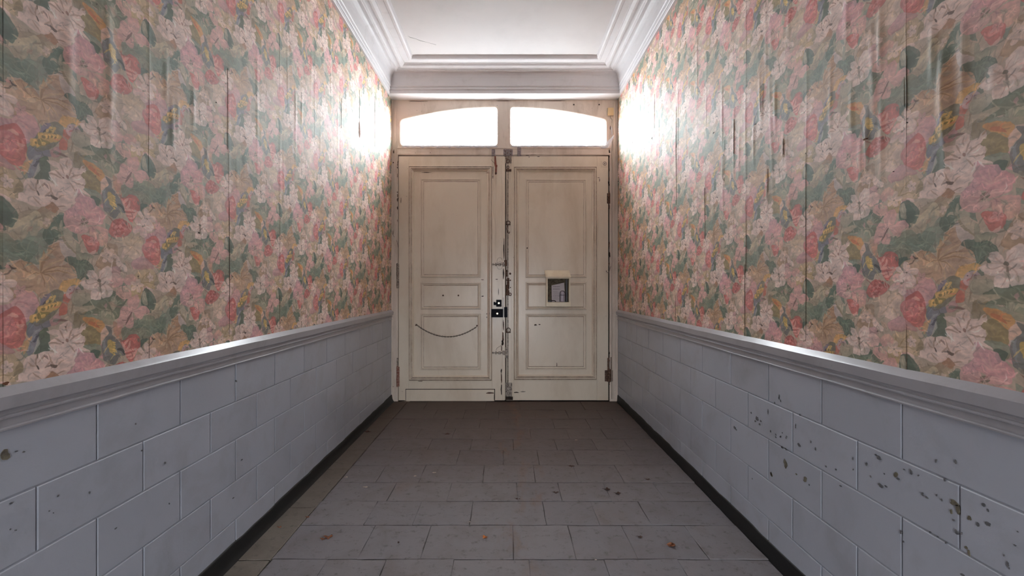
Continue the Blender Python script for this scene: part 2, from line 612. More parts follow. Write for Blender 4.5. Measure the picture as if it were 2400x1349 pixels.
# loose foliage under everything
r_ = np.random.RandomState(5)
for i in range(46):
    u, v = r_.rand() * 100, r_.rand() * 100
    a, L = r_.rand() * 2 * PI, 5 + r_.rand() * 8
    du, dv = math.cos(a) * L, math.sin(a) * L
    w = L * .32
    col = [GRN, GRN2, TAN, OLIVE, OCHRE, DGRN2, PINK2][r_.randint(7)]
    shape(None, [(u, v), (u + du * .5 - dv / L * w, v + dv * .5 + du / L * w), (u + du, v + dv),
                 (u + du * .5 + dv / L * w, v + dv * .5 - du / L * w)], col, alpha=.8)
# ---- view a : upper left of the repeat
shape('a', [(-40, 560), (200, 590), (420, 500), (560, 400), (690, 320), (760, 220), (870, 270), (970, 440), (1010, 600), (900, 500),
            (780, 520), (610, 640), (520, 900), (380, 880), (250, 830), (60, 870), (-40, 830)], GRN, GRN2)
shape('a', [(130, 600), (300, 560), (480, 620), (420, 780), (300, 860), (200, 760), (60, 720)], DGRN2, GRN)
shape('a', [(560, 440), (640, 330), (740, 250), (860, 280), (930, 420), (780, 470), (720, 580), (620, 640), (540, 540)], DGRN, DGRN2)
shape('a', [(-60, 90), (20, 60), (70, 130), (150, 250), (150, 330), (60, 440), (-60, 430)], DGRN, (66, 84, 66))
shape('a', [(-30, 430), (140, 480), (160, 540), (120, 620), (60, 570), (-30, 560)], PALE, (170, 150, 124))
fan('a', (100, 700), [(300, 600), (330, 820), (60, 860), (0, 640)], .5, PALE, .4)
fan('a', (180, 380), [(0, 250), (20, 420), (100, 480)], .5, GRN2, .5)
shape('a', [(250, 200), (400, 165), (480, 190), (410, 260), (330, 330), (150, 340), (190, 240)], TAN2, OLIVE)
shape('a', [(460, 180), (600, 95), (680, 130), (730, 210), (700, 290), (640, 250), (560, 300), (500, 270)], OLIVE, (166, 124, 90))
shape('a', [(500, 220), (620, 230), (670, 320), (600, 430), (540, 410), (500, 330)], (176, 146, 112), OLIVE)
shape('a', [(170, 400), (330, 330), (350, 480), (300, 560), (170, 560), (140, 480)], (164, 148, 116), PALE)
shape('a', [(365, 290), (440, 235), (495, 310), (500, 400), (460, 520), (380, 490), (355, 380)], PALE, (150, 150, 126))
stroke('a', [(60, 420), (200, 365), (350, 290), (450, 220), (500, 310), (500, 390)], 3.0, (200, 186, 150), .8, False)
stroke('a', [(335, 310), (350, 360), (330, 420)], 2.2, (196, 182, 150), .7)
# ivy with a curling stem
shape('a', [(790, 430), (840, 410), (920, 450), (940, 560), (1015, 640), (1030, 800), (950, 740), (870, 650), (830, 560)], PALE, (196, 186, 160), smooth=False)
shape('a', [(740, 570), (830, 570), (890, 690), (980, 800), (900, 800), (830, 830), (790, 770), (740, 680)], (196, 180, 170), (184, 170, 170))
stroke('a', [(770, 450), (830, 600), (900, 680), (1000, 800)], 2.0, (150, 136, 106), .9)
stroke('a', [(640, 450), (680, 415), (750, 440), (780, 440), (840, 400), (900, 400)], 1.8, PALE, .9)
shape('a', [(750, 400), (770, 340), (800, 330), (790, 400), (770, 460)], PALE)
shape('a', [(810, 330), (850, 290), (850, 330), (820, 360)], PALE)
shape('a', [(730, 520), (760, 480), (760, 520), (740, 540)], PALE)
# tan maple leaf
shape('a', [(500, 990), (485, 850), (540, 695), (585, 800), (610, 660), (750, 600), (775, 740), (840, 830), (720, 930), (860, 890),
            (960, 930), (1010, 1050), (860, 1080), (760, 1200), (640, 1349), (520, 1349), (430, 1250), (300, 1240), (180, 1170),
            (110, 1050), (200, 985), (100, 930), (220, 850), (380, 870), (460, 950)], TAN, (172, 124, 84), smooth=False, edge=(150, 108, 72))
fan('a', (505, 1020), [(540, 740), (610, 680), (745, 620), (820, 830), (150, 930), (300, 870), (940, 960), (980, 1050), (620, 1300), (760, 1160), (200, 1100)], 1.3, (206, 170, 124), .6)
fan('a', (505, 1020), [(575, 800), (700, 700), (860, 920), (260, 960), (560, 1200), (690, 1100), (900, 1020)], .9, (132, 92, 60), .55)
shape('a', [(300, 1090), (340, 1050), (440, 1040), (430, 1090), (350, 1110)], (214, 184, 148))
shape('a', [(460, 1150), (470, 1070), (510, 1080), (500, 1140), (480, 1165)], (206, 176, 140))
stroke('a', [(100, 900), (120, 940), (190, 950)], 1.6, (70, 52, 40), .9)
shape('a', [(820, 850), (860, 790), (960, 800), (1100, 840), (1190, 900), (1210, 1010), (1130, 1090), (1100, 1060), (1020, 1110), (960, 960), (880, 890)], DGRN, DGRN2)
fan('a', (1020, 1060), [(880, 830), (1000, 820), (1120, 860), (1180, 960)], .8, GRN2, .5)
# pink + red roses at the strip's left edge
shape('a', [(-80, 880), (40, 870), (100, 910), (130, 990), (80, 1100), (60, 1240), (-80, 1230)], PINK, (206, 140, 122))
fan('a', (-20, 1200), [(20, 900), (80, 980), (100, 1080)], 1.0, (230, 186, 164), .6)
shape('a', [(60, 1250), (90, 1170), (160, 1140), (250, 1150), (200, 1210), (100, 1280)], (208, 160, 140))
shape('c', [(-70, 60), (-10, -30), (90, -30), (200, -10), (400, 20), (480, 110), (490, 230), (390, 340), (310, 430), (0, 430), (-80, 370), (-120, 220)], MAUVE, PINK2)
fan('c', (180, 230), [(40, 60), (180, 20), (330, 60), (430, 150), (400, 280), (300, 380)], 2.0, (222, 170, 162), .5, .3)
fan('c', (150, 300), [(0, 120), (120, 60), (260, 80), (380, 200)], 1.2, (176, 112, 112), .45, .4)
shape('c', [(-50, 340), (60, 260), (200, 220), (290, 310), (320, 460), (315, 620), (260, 740), (100, 770), (-50, 720), (-110, 600), (-80, 470)], RED, RED2)
for rr, cc in ((150, (224, 146, 130)), (110, (172, 66, 62)), (80, (228, 150, 136)), (45, (160, 60, 58))):
    stroke('c', [(130 + rr * math.cos(t), 440 + rr * .8 * math.sin(t)) for t in np.linspace(-.5, 4.2, 8)], 2.4, cc, .6)
fan('c', (60, 520), [(20, 640), (140, 600), (260, 600), (290, 520)], 1.6, (228, 150, 130), .55)
stroke('c', [(60, 350), (150, 330), (220, 350)], 2.4, (232, 176, 160), .7)
stroke('c', [(130, 450), (220, 470), (300, 450)], 2.2, (234, 170, 156), .7)
# parrot : tail, wing, breast, head
shape('c', [(500, 540), (600, 490), (640, 600), (630, 780), (560, 810), (420, 840), (480, 700)], DGRN, (74, 100, 72))
shape('c', [(360, 430), (500, 400), (610, 370), (640, 470), (510, 520), (490, 600), (470, 710), (410, 820), (340, 860), (330, 770),
            (380, 650), (330, 620), (330, 500)], (116, 122, 138), (108, 112, 128))
shape('c', [(420, 600), (495, 550), (480, 640), (440, 690), (400, 660)], (62, 66, 84))
stroke('c', [(510, 500), (440, 560), (360, 700), (340, 840)], 1.6, (160, 160, 166), .7)
stroke('c', [(490, 620), (470, 720), (420, 820)], 1.8, (176, 178, 168), .7)
stroke('c', [(400, 610), (340, 690), (300, 790), (280, 850)], 2.6, (206, 158, 104), .8)
stroke('c', [(350, 640), (300, 720), (240, 830)], 2.2, (198, 150, 104), .8)
shape('c', [(600, 60), (700, -10), (800, 10), (825, 110), (790, 200), (670, 340), (520, 440), (370, 430), (450, 280), (500, 200)], (124, 122, 92), (96, 100, 88))
stroke('c', [(640, 40), (570, 120), (500, 210)], 3.0, (130, 116, 136), .8)
stroke('c', [(600, 130), (540, 190)], 1.4, (60, 54, 62), .8)
shape('c', [(480, 230), (560, 190), (640, 170), (785, 155), (740, 250), (620, 290), (560, 360), (430, 430), (360, 420), (370, 340), (470, 300)],
      (216, 168, 84), (206, 156, 84), rim=.03)
shape('c', [(480, 300), (560, 285), (620, 290), (590, 330), (520, 380), (465, 370)], (124, 112, 52))
for (x, y) in [(520, 250), (570, 235), (620, 220), (670, 205), (720, 190), (430, 340), (410, 390), (460, 410), (540, 340), (640, 100), (690, 90), (600, 150), (660, 140)]:
    stroke('c', [(x + 24, y - 22), (x, y), (x - 16, y + 30)], 1.8, (236, 190, 104), .8)
for (x, y) in [(545, 250), (600, 235), (650, 215), (700, 205), (440, 370), (500, 400), (640, 150)]:
    stroke('c', [(x + 16, y - 16), (x - 14, y + 24)], 1.2, (112, 98, 48), .75)
shape('c', [(760, 300), (690, 330), (630, 400), (640, 470), (720, 450), (770, 380)], (190, 132, 124), MAUVE)
shape('c', [(820, 50), (910, 60), (935, 140), (880, 270), (820, 320), (755, 330), (760, 240), (795, 160)], (206, 94, 72), (200, 106, 90))
shape('a', [(860, 1240), (900, 1180), (990, 1160), (1050, 1230), (1060, 1310), (1010, 1290), (960, 1349), (880, 1349), (840, 1300)], (206, 172, 172), (196, 160, 166))
stroke('a', [(880, 1290), (930, 1260), (980, 1300)], 1.2, (200, 110, 100), .8)
shape('a', [(745, 1215), (790, 1130), (870, 1090), (970, 1075), (1060, 1110), (1030, 1160), (940, 1150), (880, 1190), (830, 1250), (770, 1240)], (226, 172, 96), (216, 156, 88))
shape('a', [(965, 1240), (980, 1205), (1010, 1220), (1000, 1260), (975, 1275)], (112, 72, 88))
dot('a', (900, 1215), 9, (70, 50, 54))
shape('c', [(930, 20), (1012, -20), (1120, 40), (1110, 170), (1000, 300), (960, 440), (880, 350), (855, 230), (900, 120)], (176, 156, 130), PALE)
stroke('c', [(960, 60), (940, 200), (900, 330)], 1.6, (136, 112, 86), .6)
# lily and the cream flowers below
shape('c', [(960, 300), (1060, 250), (1180, 330), (1210, 480), (1100, 560), (990, 520), (930, 440)], OLIVE, (134, 116, 74))
shape('c', [(590, 550), (680, 508), (750, 520), (760, 450), (850, 405), (920, 430), (930, 500), (1012, 480), (1090, 420), (1110, 520), (1190, 600),
            (1150, 690), (1180, 800), (1040, 800), (960, 830), (820, 910), (700, 850), (630, 740), (620, 690), (700, 620), (660, 580)], CREAM, CREAM2)
for pts in ([(690, 620), (760, 660), (800, 700)], [(760, 520), (800, 570), (830, 640)], [(930, 500), (900, 570), (880, 650)], [(1040, 560), (960, 600), (900, 660)],
            [(620, 700), (700, 690), (790, 710)], [(960, 820), (930, 760), (880, 700)], [(860, 430), (850, 500), (870, 560)], [(1100, 700), (1000, 690), (920, 680)]):
    stroke('c', pts, 1.1, (172, 134, 112), .7)
dot('c', (860, 655), 22, (150, 100, 84))
dot('c', (800, 690), 12, (120, 80, 70))
shape('c', [(720, 395), (760, 375), (860, 400), (820, 410), (760, 405)], (112, 78, 70))
shape('c', [(560, 1170), (620, 1080), (670, 1060), (740, 1120), (700, 1200)], (166, 116, 84))
shape('c', [(270, 1000), (290, 900), (400, 840), (450, 845), (560, 800), (640, 810), (740, 850), (820, 910), (1012, 790), (1110, 850), (1120, 960),
            (1012, 990), (900, 1000), (880, 1080), (820, 1130), (740, 1130), (660, 1060), (560, 1160), (420, 1210), (280, 1200), (190, 1210), (200, 1100), (290, 1080)], CREAM2, CREAM)
for pts in ([(600, 830), (640, 920), (700, 1010), (740, 1000)], [(450, 860), (430, 950), (480, 1030)], [(560, 1010), (620, 960), (640, 880)], [(400, 1080), (460, 1120), (520, 1160)],
            [(820, 920), (760, 960), (740, 1000)], [(330, 950), (380, 990), (440, 1000)], [(560, 850), (520, 900), (460, 960)]):
    stroke('c', pts, 1.0, (168, 130, 104), .6)
shape('c', [(455, 985), (495, 1005), (485, 1035), (465, 1020)], (78, 62, 54))
stroke('c', [(640, 975), (690, 1010), (735, 995)], 1.9, (88, 66, 56), .9)
shape('c', [(450, 850), (470, 840), (462, 900), (446, 905)], (92, 82, 62))
shape('c', [(540, 875), (585, 870), (600, 915), (570, 895)], (130, 84, 74))
shape('c', [(-60, 800), (80, 850), (200, 900), (260, 970), (285, 1050), (215, 1120), (210, 1190), (80, 1150), (-60, 1040)], OLIVE, (140, 118, 74))
fan('c', (100, 1150), [(20, 880), (100, 880), (190, 930), (250, 1020)], 1.0, (188, 160, 114), .5)
shape('c', [(-60, 1010), (40, 1060), (100, 1200), (120, 1260), (-60, 1200)], CREAM2)
# ---- view b / d : right half of the strip
shape('b', [(-110, 180), (-40, 120), (20, 60), (120, -20), (200, 30), (240, 120), (130, 190), (-20, 260), (-100, 300)], MAUVE, PINK2)
shape('b', [(20, 150), (60, 200), (100, 300), (60, 400), (40, 500), (-40, 460), (-130, 380), (-140, 220), (-60, 160)], PINK, MAUVE)
shape('b', [(130, 230), (180, 160), (240, 150), (290, 190), (370, 210), (365, 350), (280, 380), (180, 385), (150, 320)], PINK, PINK2)
shape('b', [(30, 400), (120, 390), (180, 420), (170, 480), (60, 505), (0, 450)], PINK, CREAM2)
shape('b', [(95, 300), (150, 290), (180, 350), (130, 385), (90, 350)], (104, 96, 78))
fan('b', (130, 340), [(340, 220), (340, 300), (250, 180), (300, 360), (60, 200), (-40, 250), (-60, 330), (80, 470), (150, 450)], .9, (232, 190, 178), .55)
fan('b', (120, 330), [(240, 250), (320, 260), (0, 300), (20, 400)], .8, (170, 104, 104), .45)
shape('b', [(190, 190), (230, 165), (245, 190), (205, 205)], (126, 70, 66))
shape('b', [(180, 410), (330, 390), (440, 430), (440, 560), (420, 640), (340, 660), (280, 600), (220, 540)], (214, 160, 140), PINK)
fan('b', (300, 470), [(230, 500), (390, 600), (420, 480), (330, 640)], 1.2, (236, 190, 170), .5)
shape('b', [(90, 520), (220, 530), (310, 600), (325, 650), (290, 740), (190, 750), (140, 660)], (208, 104, 98), RED2)
fan('b', (220, 640), [(130, 560), (200, 560), (290, 620), (280, 700)], 1.3, (230, 150, 140), .55, .4)
stroke('b', [(190, 770), (240, 760), (280, 710)], 2.2, (232, 180, 168), .8)
shape('b', [(20, 620), (70, 640), (90, 760), (200, 760), (250, 820), (20, 840)], OLIVE, GRN2)
shape('b', [(210, 40), (280, 60), (320, 130), (250, 140)], DGRN)
shape('b', [(760, 350), (850, 250), (960, 200), (1030, 240), (1080, 360), (1040, 480), (900, 500), (800, 530)], OCHRE, TAN)
shape('b', [(860, 170), (930, 110), (1000, 130), (960, 240), (880, 260)], DGRN2, GRN)
shape('b', [(360, 700), (440, 620), (560, 640), (560, 800), (540, 930), (450, 940), (330, 960), (280, 900)], (168, 132, 98), (172, 144, 116))
stroke('b', [(430, 650), (500, 760), (480, 920)], 1.4, (132, 104, 76), .6)
shape('b', [(440, 440), (490, 340), (580, 285), (700, 335), (765, 410), (720, 490), (630, 530), (500, 520)], (206, 104, 100), RED2)
for k in range(16):
    a = k * 2.4
    R = 20 + 7 * k
    x, y = 600 + R * math.cos(a), 410 + R * .7 * math.sin(a)
    stroke('b', [(x - 20, y + 6), (x, y - 12), (x + 22, y + 4)], 1.6, [(228, 146, 138), (176, 68, 66)][k % 2], .7)
stroke('b', [(530, 500), (560, 550)], 1.6, (236, 200, 184), .8)
shape('b', [(620, 540), (700, 520), (750, 470), (790, 520), (850, 510), (900, 580), (900, 720), (860, 850), (780, 830), (720, 800), (610, 800), (640, 680)], CREAM2, (206, 180, 144))
fan('b', (750, 660), [(650, 580), (760, 520), (850, 560), (860, 800), (660, 760)], 1.0, (184, 152, 118), .5)
shape('b', [(890, 660), (940, 610), (1030, 600), (1080, 720), (1030, 850), (960, 830), (900, 740)], (210, 108, 106), PINK2)
fan('b', (1000, 720), [(920, 680), (960, 620), (1040, 640), (960, 800)], 1.3, (232, 158, 150), .6, .4)
shape('b', [(740, 880), (800, 830), (900, 790), (1000, 870), (1060, 950), (940, 970), (780, 960)], (186, 132, 128), MAUVE)
shape('b', [(760, 1090), (820, 1000), (900, 970), (1030, 955), (1085, 1040), (1050, 1130), (1065, 1225), (960, 1190), (900, 1230), (880, 1349), (740, 1349), (740, 1200)], (188, 158, 100), OCHRE)
fan('b', (880, 1150), [(840, 1000), (1000, 990), (1030, 1150), (800, 1330)], 1.0, (146, 118, 72), .5)
shape('b', [(535, 830), (560, 780), (610, 860), (690, 930), (680, 990), (620, 960), (545, 900)], WHT2, CREAM2)
shape('b', [(470, 950), (560, 920), (620, 990), (590, 1040), (500, 1030)], (176, 132, 124), MAUVE)
dot('b', (612, 990), 14, (90, 78, 66))
shape('b', [(480, 1040), (560, 1010), (640, 1080), (620, 1170), (520, 1210), (450, 1160)], PINK, CREAM2)
shape('b', [(640, 1100), (690, 1030), (760, 1020), (820, 1080), (790, 1140), (680, 1170)], PINK, (214, 170, 148))
shape('b', [(540, 1280), (570, 1210), (660, 1180), (740, 1260), (740, 1330), (660, 1380), (560, 1340)], (216, 168, 150), PINK)
for pts in ([(170, 970), (240, 965), (290, 1030), (310, 1100), (210, 1090), (180, 1040)], [(320, 1090), (330, 980), (420, 920), (490, 960), (490, 1090), (420, 1170), (350, 1160)],
            [(80, 1130), (180, 1095), (290, 1110), (300, 1180), (210, 1245), (130, 1210)], [(215, 1260), (280, 1170), (340, 1200), (350, 1349), (300, 1420), (240, 1440), (200, 1380)],
            [(350, 1310), (340, 1180), (430, 1170), (500, 1240), (480, 1340), (430, 1380), (380, 1370)]):
    shape('b', pts, WHT2, CREAM, edge=(196, 158, 138))
fan('b', (320, 1120), [(220, 1000), (400, 970), (460, 1060), (140, 1150), (230, 1220), (260, 1380), (430, 1320)], .8, (196, 156, 138), .6)
dot('b', (322, 1112), 24, (86, 80, 62))
stroke('b', [(322, 1130), (330, 1180), (350, 1300)], 1.3, (120, 100, 84), .8)
# d : leaves, toucan, orchid, red rose
shape('d', [(90, 150), (190, 150), (210, 240), (110, 310), (20, 330), (-40, 240), (0, 140)], (150, 148, 124), PALE)
shape('d', [(105, 300), (215, 230), (330, 240), (460, 200), (520, 145), (620, 225), (700, 235), (620, 350), (570, 480), (500, 510), (380, 470),
            (300, 420), (120, 425), (200, 370), (100, 330)], (98, 112, 84), DGRN2, smooth=False)
fan('d', (500, 380), [(220, 290), (300, 400), (480, 220), (600, 240), (660, 260), (560, 460), (360, 300)], 1.0, (166, 162, 132), .55)
shape('d', [(480, 210), (530, 190), (560, 280), (520, 370), (485, 350)], PALE, GRN2)
shape('d', [(30, 420), (100, 320), (240, 310), (270, 350), (150, 390), (60, 440)], PALE, (184, 166, 134))
shape('d', [(130, 450), (180, 410), (280, 440), (360, 400), (480, 400), (530, 470), (500, 560), (400, 560), (300, 500)], (156, 152, 120), GRN2)
stroke('d', [(390, 470), (430, 410), (500, 440), (520, 520)], 1.6, (196, 186, 152), .7)
shape('d', [(500, 530), (590, 560), (650, 650), (610, 770), (530, 690)], (190, 130, 100), TAN)
shape('d', [(75, 680), (190, 575), (330, 660), (355, 760), (320, 850), (130, 840), (150, 760)], (142, 122, 68), (126, 112, 66))
fan('d', (230, 780), [(120, 700), (220, 620), (320, 700), (320, 800)], 1.2, (172, 150, 96), .55, .3)
shape('d', [(105, 500), (135, 463), (280, 475), (360, 520), (400, 575), (375, 650), (330, 670), (230, 595)], (222, 158, 84), (214, 140, 74))
stroke('d', [(180, 530), (250, 560), (330, 610)], 2.4, (196, 102, 58), .75)
shape('d', [(390, 600), (430, 590), (455, 660), (430, 710), (390, 740), (360, 810), (340, 740), (350, 660)], (216, 166, 132), CREAM2)
shape('d', [(110, 860), (200, 820), (340, 830), (360, 900), (340, 980), (250, 1000), (200, 900)], (136, 128, 92), GRN2)
shape('d', [(205, 920), (260, 890), (340, 920), (310, 1000), (250, 1000)], DGRN)
shape('d', [(410, 580), (480, 600), (500, 690), (570, 770), (660, 900), (660, 960), (580, 990), (530, 1090), (400, 1040), (370, 950), (355, 840), (400, 740), (450, 680)],
      (92, 100, 102), (104, 108, 104))
shape('d', [(430, 790), (460, 760), (520, 800), (535, 880), (530, 960), (470, 930), (435, 860)], (214, 176, 84), (196, 160, 76))
for k in range(6):
    stroke('d', [(500, 790 + k * 30), (545, 800 + k * 30)], 1.0, (232, 196, 104), .8)
stroke('d', [(560, 880), (620, 900), (660, 960)], 2.0, (54, 58, 56), .9)
stroke('d', [(400, 760), (390, 880), (430, 1000)], 1.6, (140, 144, 150), .7)
stroke('d', [(580, 930), (640, 1000)], 1.4, (170, 160, 120), .7)
shape('d', [(620, 620), (740, 560), (900, 560), (1010, 640), (1000, 740), (900, 760), (860, 890), (780, 740), (640, 770)], (128, 130, 102), GRN)
shape('d', [(780, 500), (860, 520), (920, 450), (1020, 440), (1085, 540), (1030, 630), (900, 600), (800, 620)], GRN, (132, 138, 110))
shape('d', [(870, 250), (900, 120), (960, 90), (1030, 150), (1085, 250), (1045, 370), (960, 340), (900, 320)], DGRN2, DGRN)
shape('d', [(880, 160), (930, 120), (960, 230), (960, 310), (900, 290)], (160, 156, 130), PALE)
shape('d', [(870, 780), (970, 740), (960, 840), (890, 890)], DGRN)
fan('d', (860, 640), [(700, 640), (740, 740), (980, 560), (1000, 680), (880, 740)], .9, (166, 160, 132), .5)
for pts in ([(690, 260), (740, 200), (830, 170), (855, 250), (830, 340), (780, 400), (740, 380), (700, 320)],
            [(600, 370), (640, 320), (720, 340), (760, 400), (720, 470), (660, 560), (570, 600), (560, 500), (590, 440)],
            [(780, 400), (860, 330), (940, 320), (990, 390), (920, 430), (890, 500), (820, 480)],
            [(720, 480), (770, 460), (780, 540), (760, 605), (690, 605), (670, 560)]):
    shape('d', pts, (218, 166, 156), PINK, edge=(186, 128, 118))
fan('d', (755, 395), [(700, 290), (800, 240), (620, 440), (640, 540), (920, 380), (870, 460), (730, 570)], .8, (238, 196, 186), .5)
stroke('d', [(760, 390), (730, 440), (700, 500), (670, 570)], 1.8, (112, 80, 74), .8)
shape('d', [(600, 790), (680, 760), (720, 700), (800, 690), (860, 740), (870, 860), (820, 930), (780, 1010), (740, 1060), (690, 1010), (650, 900)], (206, 92, 86), RED2)
for pts in ([(640, 860), (680, 800), (720, 740)], [(670, 900), (720, 850), (730, 780)], [(650, 930), (730, 900), (810, 910)], [(660, 970), (740, 960), (820, 920)],
            [(690, 1010), (750, 1000), (800, 960)], [(620, 800), (650, 870), (660, 930)], [(760, 990), (800, 940), (840, 880)]):
    stroke('d', pts, 1.9, (238, 176, 160), .75)
shape('d', [(860, 900), (930, 800), (1030, 755), (1085, 850), (1050, 950), (1065, 1040), (800, 1060), (820, 960)], (186, 142, 102), OCHRE)
shape('d', [(10, 900), (60, 875), (120, 930), (240, 930), (290, 1010), (390, 1050), (400, 1130), (300, 1180), (150, 1220), (30, 1200), (60, 1110), (-10, 1040), (30, 970)], PINK2, MAUVE)
shape('d', [(170, 1140), (230, 1060), (330, 1030), (395, 1070), (400, 1140), (280, 1190)], PINK, PINK2)
fan('d', (200, 1140), [(60, 980), (160, 960), (300, 1040), (380, 1100), (80, 1100)], 1.0, (228, 182, 170), .55)

fan('a', (330, 720), [(120, 640), (250, 580), (420, 560), (420, 800), (300, 850), (140, 760)], .8, (150, 162, 132), .45)
fan('a', (800, 470), [(640, 420), (700, 330), (820, 290), (640, 600), (560, 560)], .8, (128, 146, 120), .5)
fan('b', (60, 900), [(-40, 860), (40, 840), (200, 860), (240, 960), (160, 1060), (60, 1080)], .8, (120, 142, 112), .55)
fan('d', (840, 560), [(700, 620), (900, 460), (1000, 500), (980, 620)], .8, (156, 162, 132), .5)
# a few more pale blossoms and small leaves that fill the ground between the big motifs
def blossom(k, c, R, col, col2, n=5, rot=0.3, mid=(120, 104, 80)):
    for i in range(n):
        a = rot + 2 * PI * i / n
        ca, sa = math.cos(a), math.sin(a)
        P = [(c[0] + R * (t * ca - s_ * sa), c[1] + R * (t * sa + s_ * ca)) for t, s_ in ((.08, -.05), (.45, -.30), (.85, -.26), (1.02, 0), (.82, .27), (.45, .30), (.08, .05))]
        shape(k, P, col, col2, edge=tuple(int(v * .82) for v in col))
    fan(k, c, [(c[0] + R * .8 * math.cos(rot + 2 * PI * i / n), c[1] + R * .8 * math.sin(rot + 2 * PI * i / n)) for i in range(n)], .7, tuple(int(v * .84) for v in col), .6)
    dot(k, c, R * .09, mid)
blossom('b', (905, 400), 150, CREAM, PINK, 5, .2)
blossom('d', (960, 930), 130, CREAM2, CREAM, 5, .9)
blossom('a', (250, 1250), 95, (222, 172, 160), PINK, 5, .5)
blossom('b', (440, 780), 110, CREAM2, (214, 184, 160), 6, .1)
blossom('b', (820, 1180), 100, CREAM2, OCHRE, 5, 1.2)
blossom('c', (60, 1010), 90, CREAM, CREAM2, 5, .7)
blossom('a', (590, 340), 60, CREAM2, PALE, 5, .4)
blossom('b', (250, 590), 60, (228, 150, 144), PINK, 5, .4)
for i in range(24):
    u, v = r_.rand() * 100, r_.rand() * 100
    a, L = r_.rand() * 2 * PI, 3 + r_.rand() * 4
    du, dv = math.cos(a) * L, math.sin(a) * L
    col = [GRN, DGRN2, PALE, CREAM2, TAN, PALE, PINK][r_.randint(7)]
    shape(None, [(u, v), (u + du * .5 - dv * .3, v + dv * .5 + du * .3), (u + du, v + dv), (u + du * .5 + dv * .3, v + dv * .5 - du * .3)], col, alpha=.6)
    stroke(None, [(u, v), (u + du * .5 + dv * .05, v + dv * .5), (u + du, v + dv)], .5, tuple(int(c_ * .8) for c_ in col), .6)
# loose brush marks that give the washed, hand-painted look
for i in range(420):
    u, v = r_.rand() * 100, r_.rand() * 100
    a, L = r_.rand() * 2 * PI, 2 + r_.rand() * 5
    px = TILE[int(v * TPX) % TH, int(u * TPX) % TW]
    f = 1.22 if r_.rand() < .55 else .78
    c = tuple(np.clip(px * f, 0, 1) * 255)
    b = (r_.rand() - .5) * 2.4
    stroke(None, [(u, v), (u + math.cos(a) * L / 2 - math.sin(a) * b, v + math.sin(a) * L / 2 + math.cos(a) * b), (u + math.cos(a) * L, v + math.sin(a) * L)],
           .5 + r_.rand() * .7, c, .55)
# hand drawn wobble
wx = ((fbm((10, 20), 80) - .5) * 16 + (fbm((40, 80), 90, 2) - .5) * 7)
wy = ((fbm((10, 20), 84) - .5) * 16 + (fbm((40, 80), 95, 2) - .5) * 7)
iy, ix = np.mgrid[0:TH, 0:TW]
TILE = TILE[(iy + wy.astype(int)) % TH, (ix + wx.astype(int)) % TW]
TILE = TILE * (1 + (ND[..., None] - .5) * .18 + (NC[..., None] - .5) * .08)
lum = TILE.mean(2, keepdims=True)
TILE = lum + (TILE - lum) * 0.90                                    # a faded print
TILE = (TILE - .56) * 1.1 + .565
TILE = TILE * 0.86 + sc3((230, 206, 196)) * 0.14
TILE = np.clip(TILE, 0.02, 1)
wp_img = bpy.data.images.new('wallpaper_print', TW, TH, alpha=False)
buf = np.ones((TH, TW, 4), np.float32)
buf[..., :3] = TILE
wp_img.pixels.foreach_set(buf.ravel())
wp_img.update()
wp_img.pack()

def mat_wallpaper():
    t = NT('floral_wallpaper')
    im = t.n('ShaderNodeTexImage')
    im.image = wp_img
    im.interpolation = 'Linear'
    im.extension = 'REPEAT'
    uv = t.n('ShaderNodeUVMap')
    t.l(uv.outputs[0], im.inputs['Vector'])
    col = im.outputs['Color']
    n1 = t.noise(1.6, 4, 0.6)
    col = t.mix(t.ramp(n1, [(0.4, BLK), (0.75, (0.14,) * 3)]), col, srgb((200, 172, 150)))
    st = t.noise(9, 5, 0.65, (1, 1, 0.12))
    col = t.mix(t.ramp(st, [(0.60, BLK), (0.80, (0.28,) * 3)]), col, srgb((160, 132, 108)))
    sp = t.noise(16, 3, 0.6)
    col = t.mix(t.ramp(sp, [(0.745, BLK), (0.76, (0.8,) * 3)]), col, srgb((74, 56, 46)))
    nb = t.bump(t.noise(7, 5, 0.6, (1, 1, 0.10)), 0.32, 0.005)
    nb = t.bump(t.noise(30, 4, 0.6, (1, 1, 0.35)), 0.25, 0.0018, nb)
    return t.fin(col, 0.64, nb, 0.8)
M['wallpaper'] = mat_wallpaper()

# ------------------------------------------------------------------ structure : floor
floor_root = bobj('floor', (lambda b: (box_bm(b, -WL * S - .1, WR * S + .1, ZBACK * S - .3, (ZD + 40) * S, -0.12, -0.006), b)[1])(bmesh.new()), M['grout'])
tag(floor_root, 'worn grey tiled floor running to the old double doors', kind='structure')

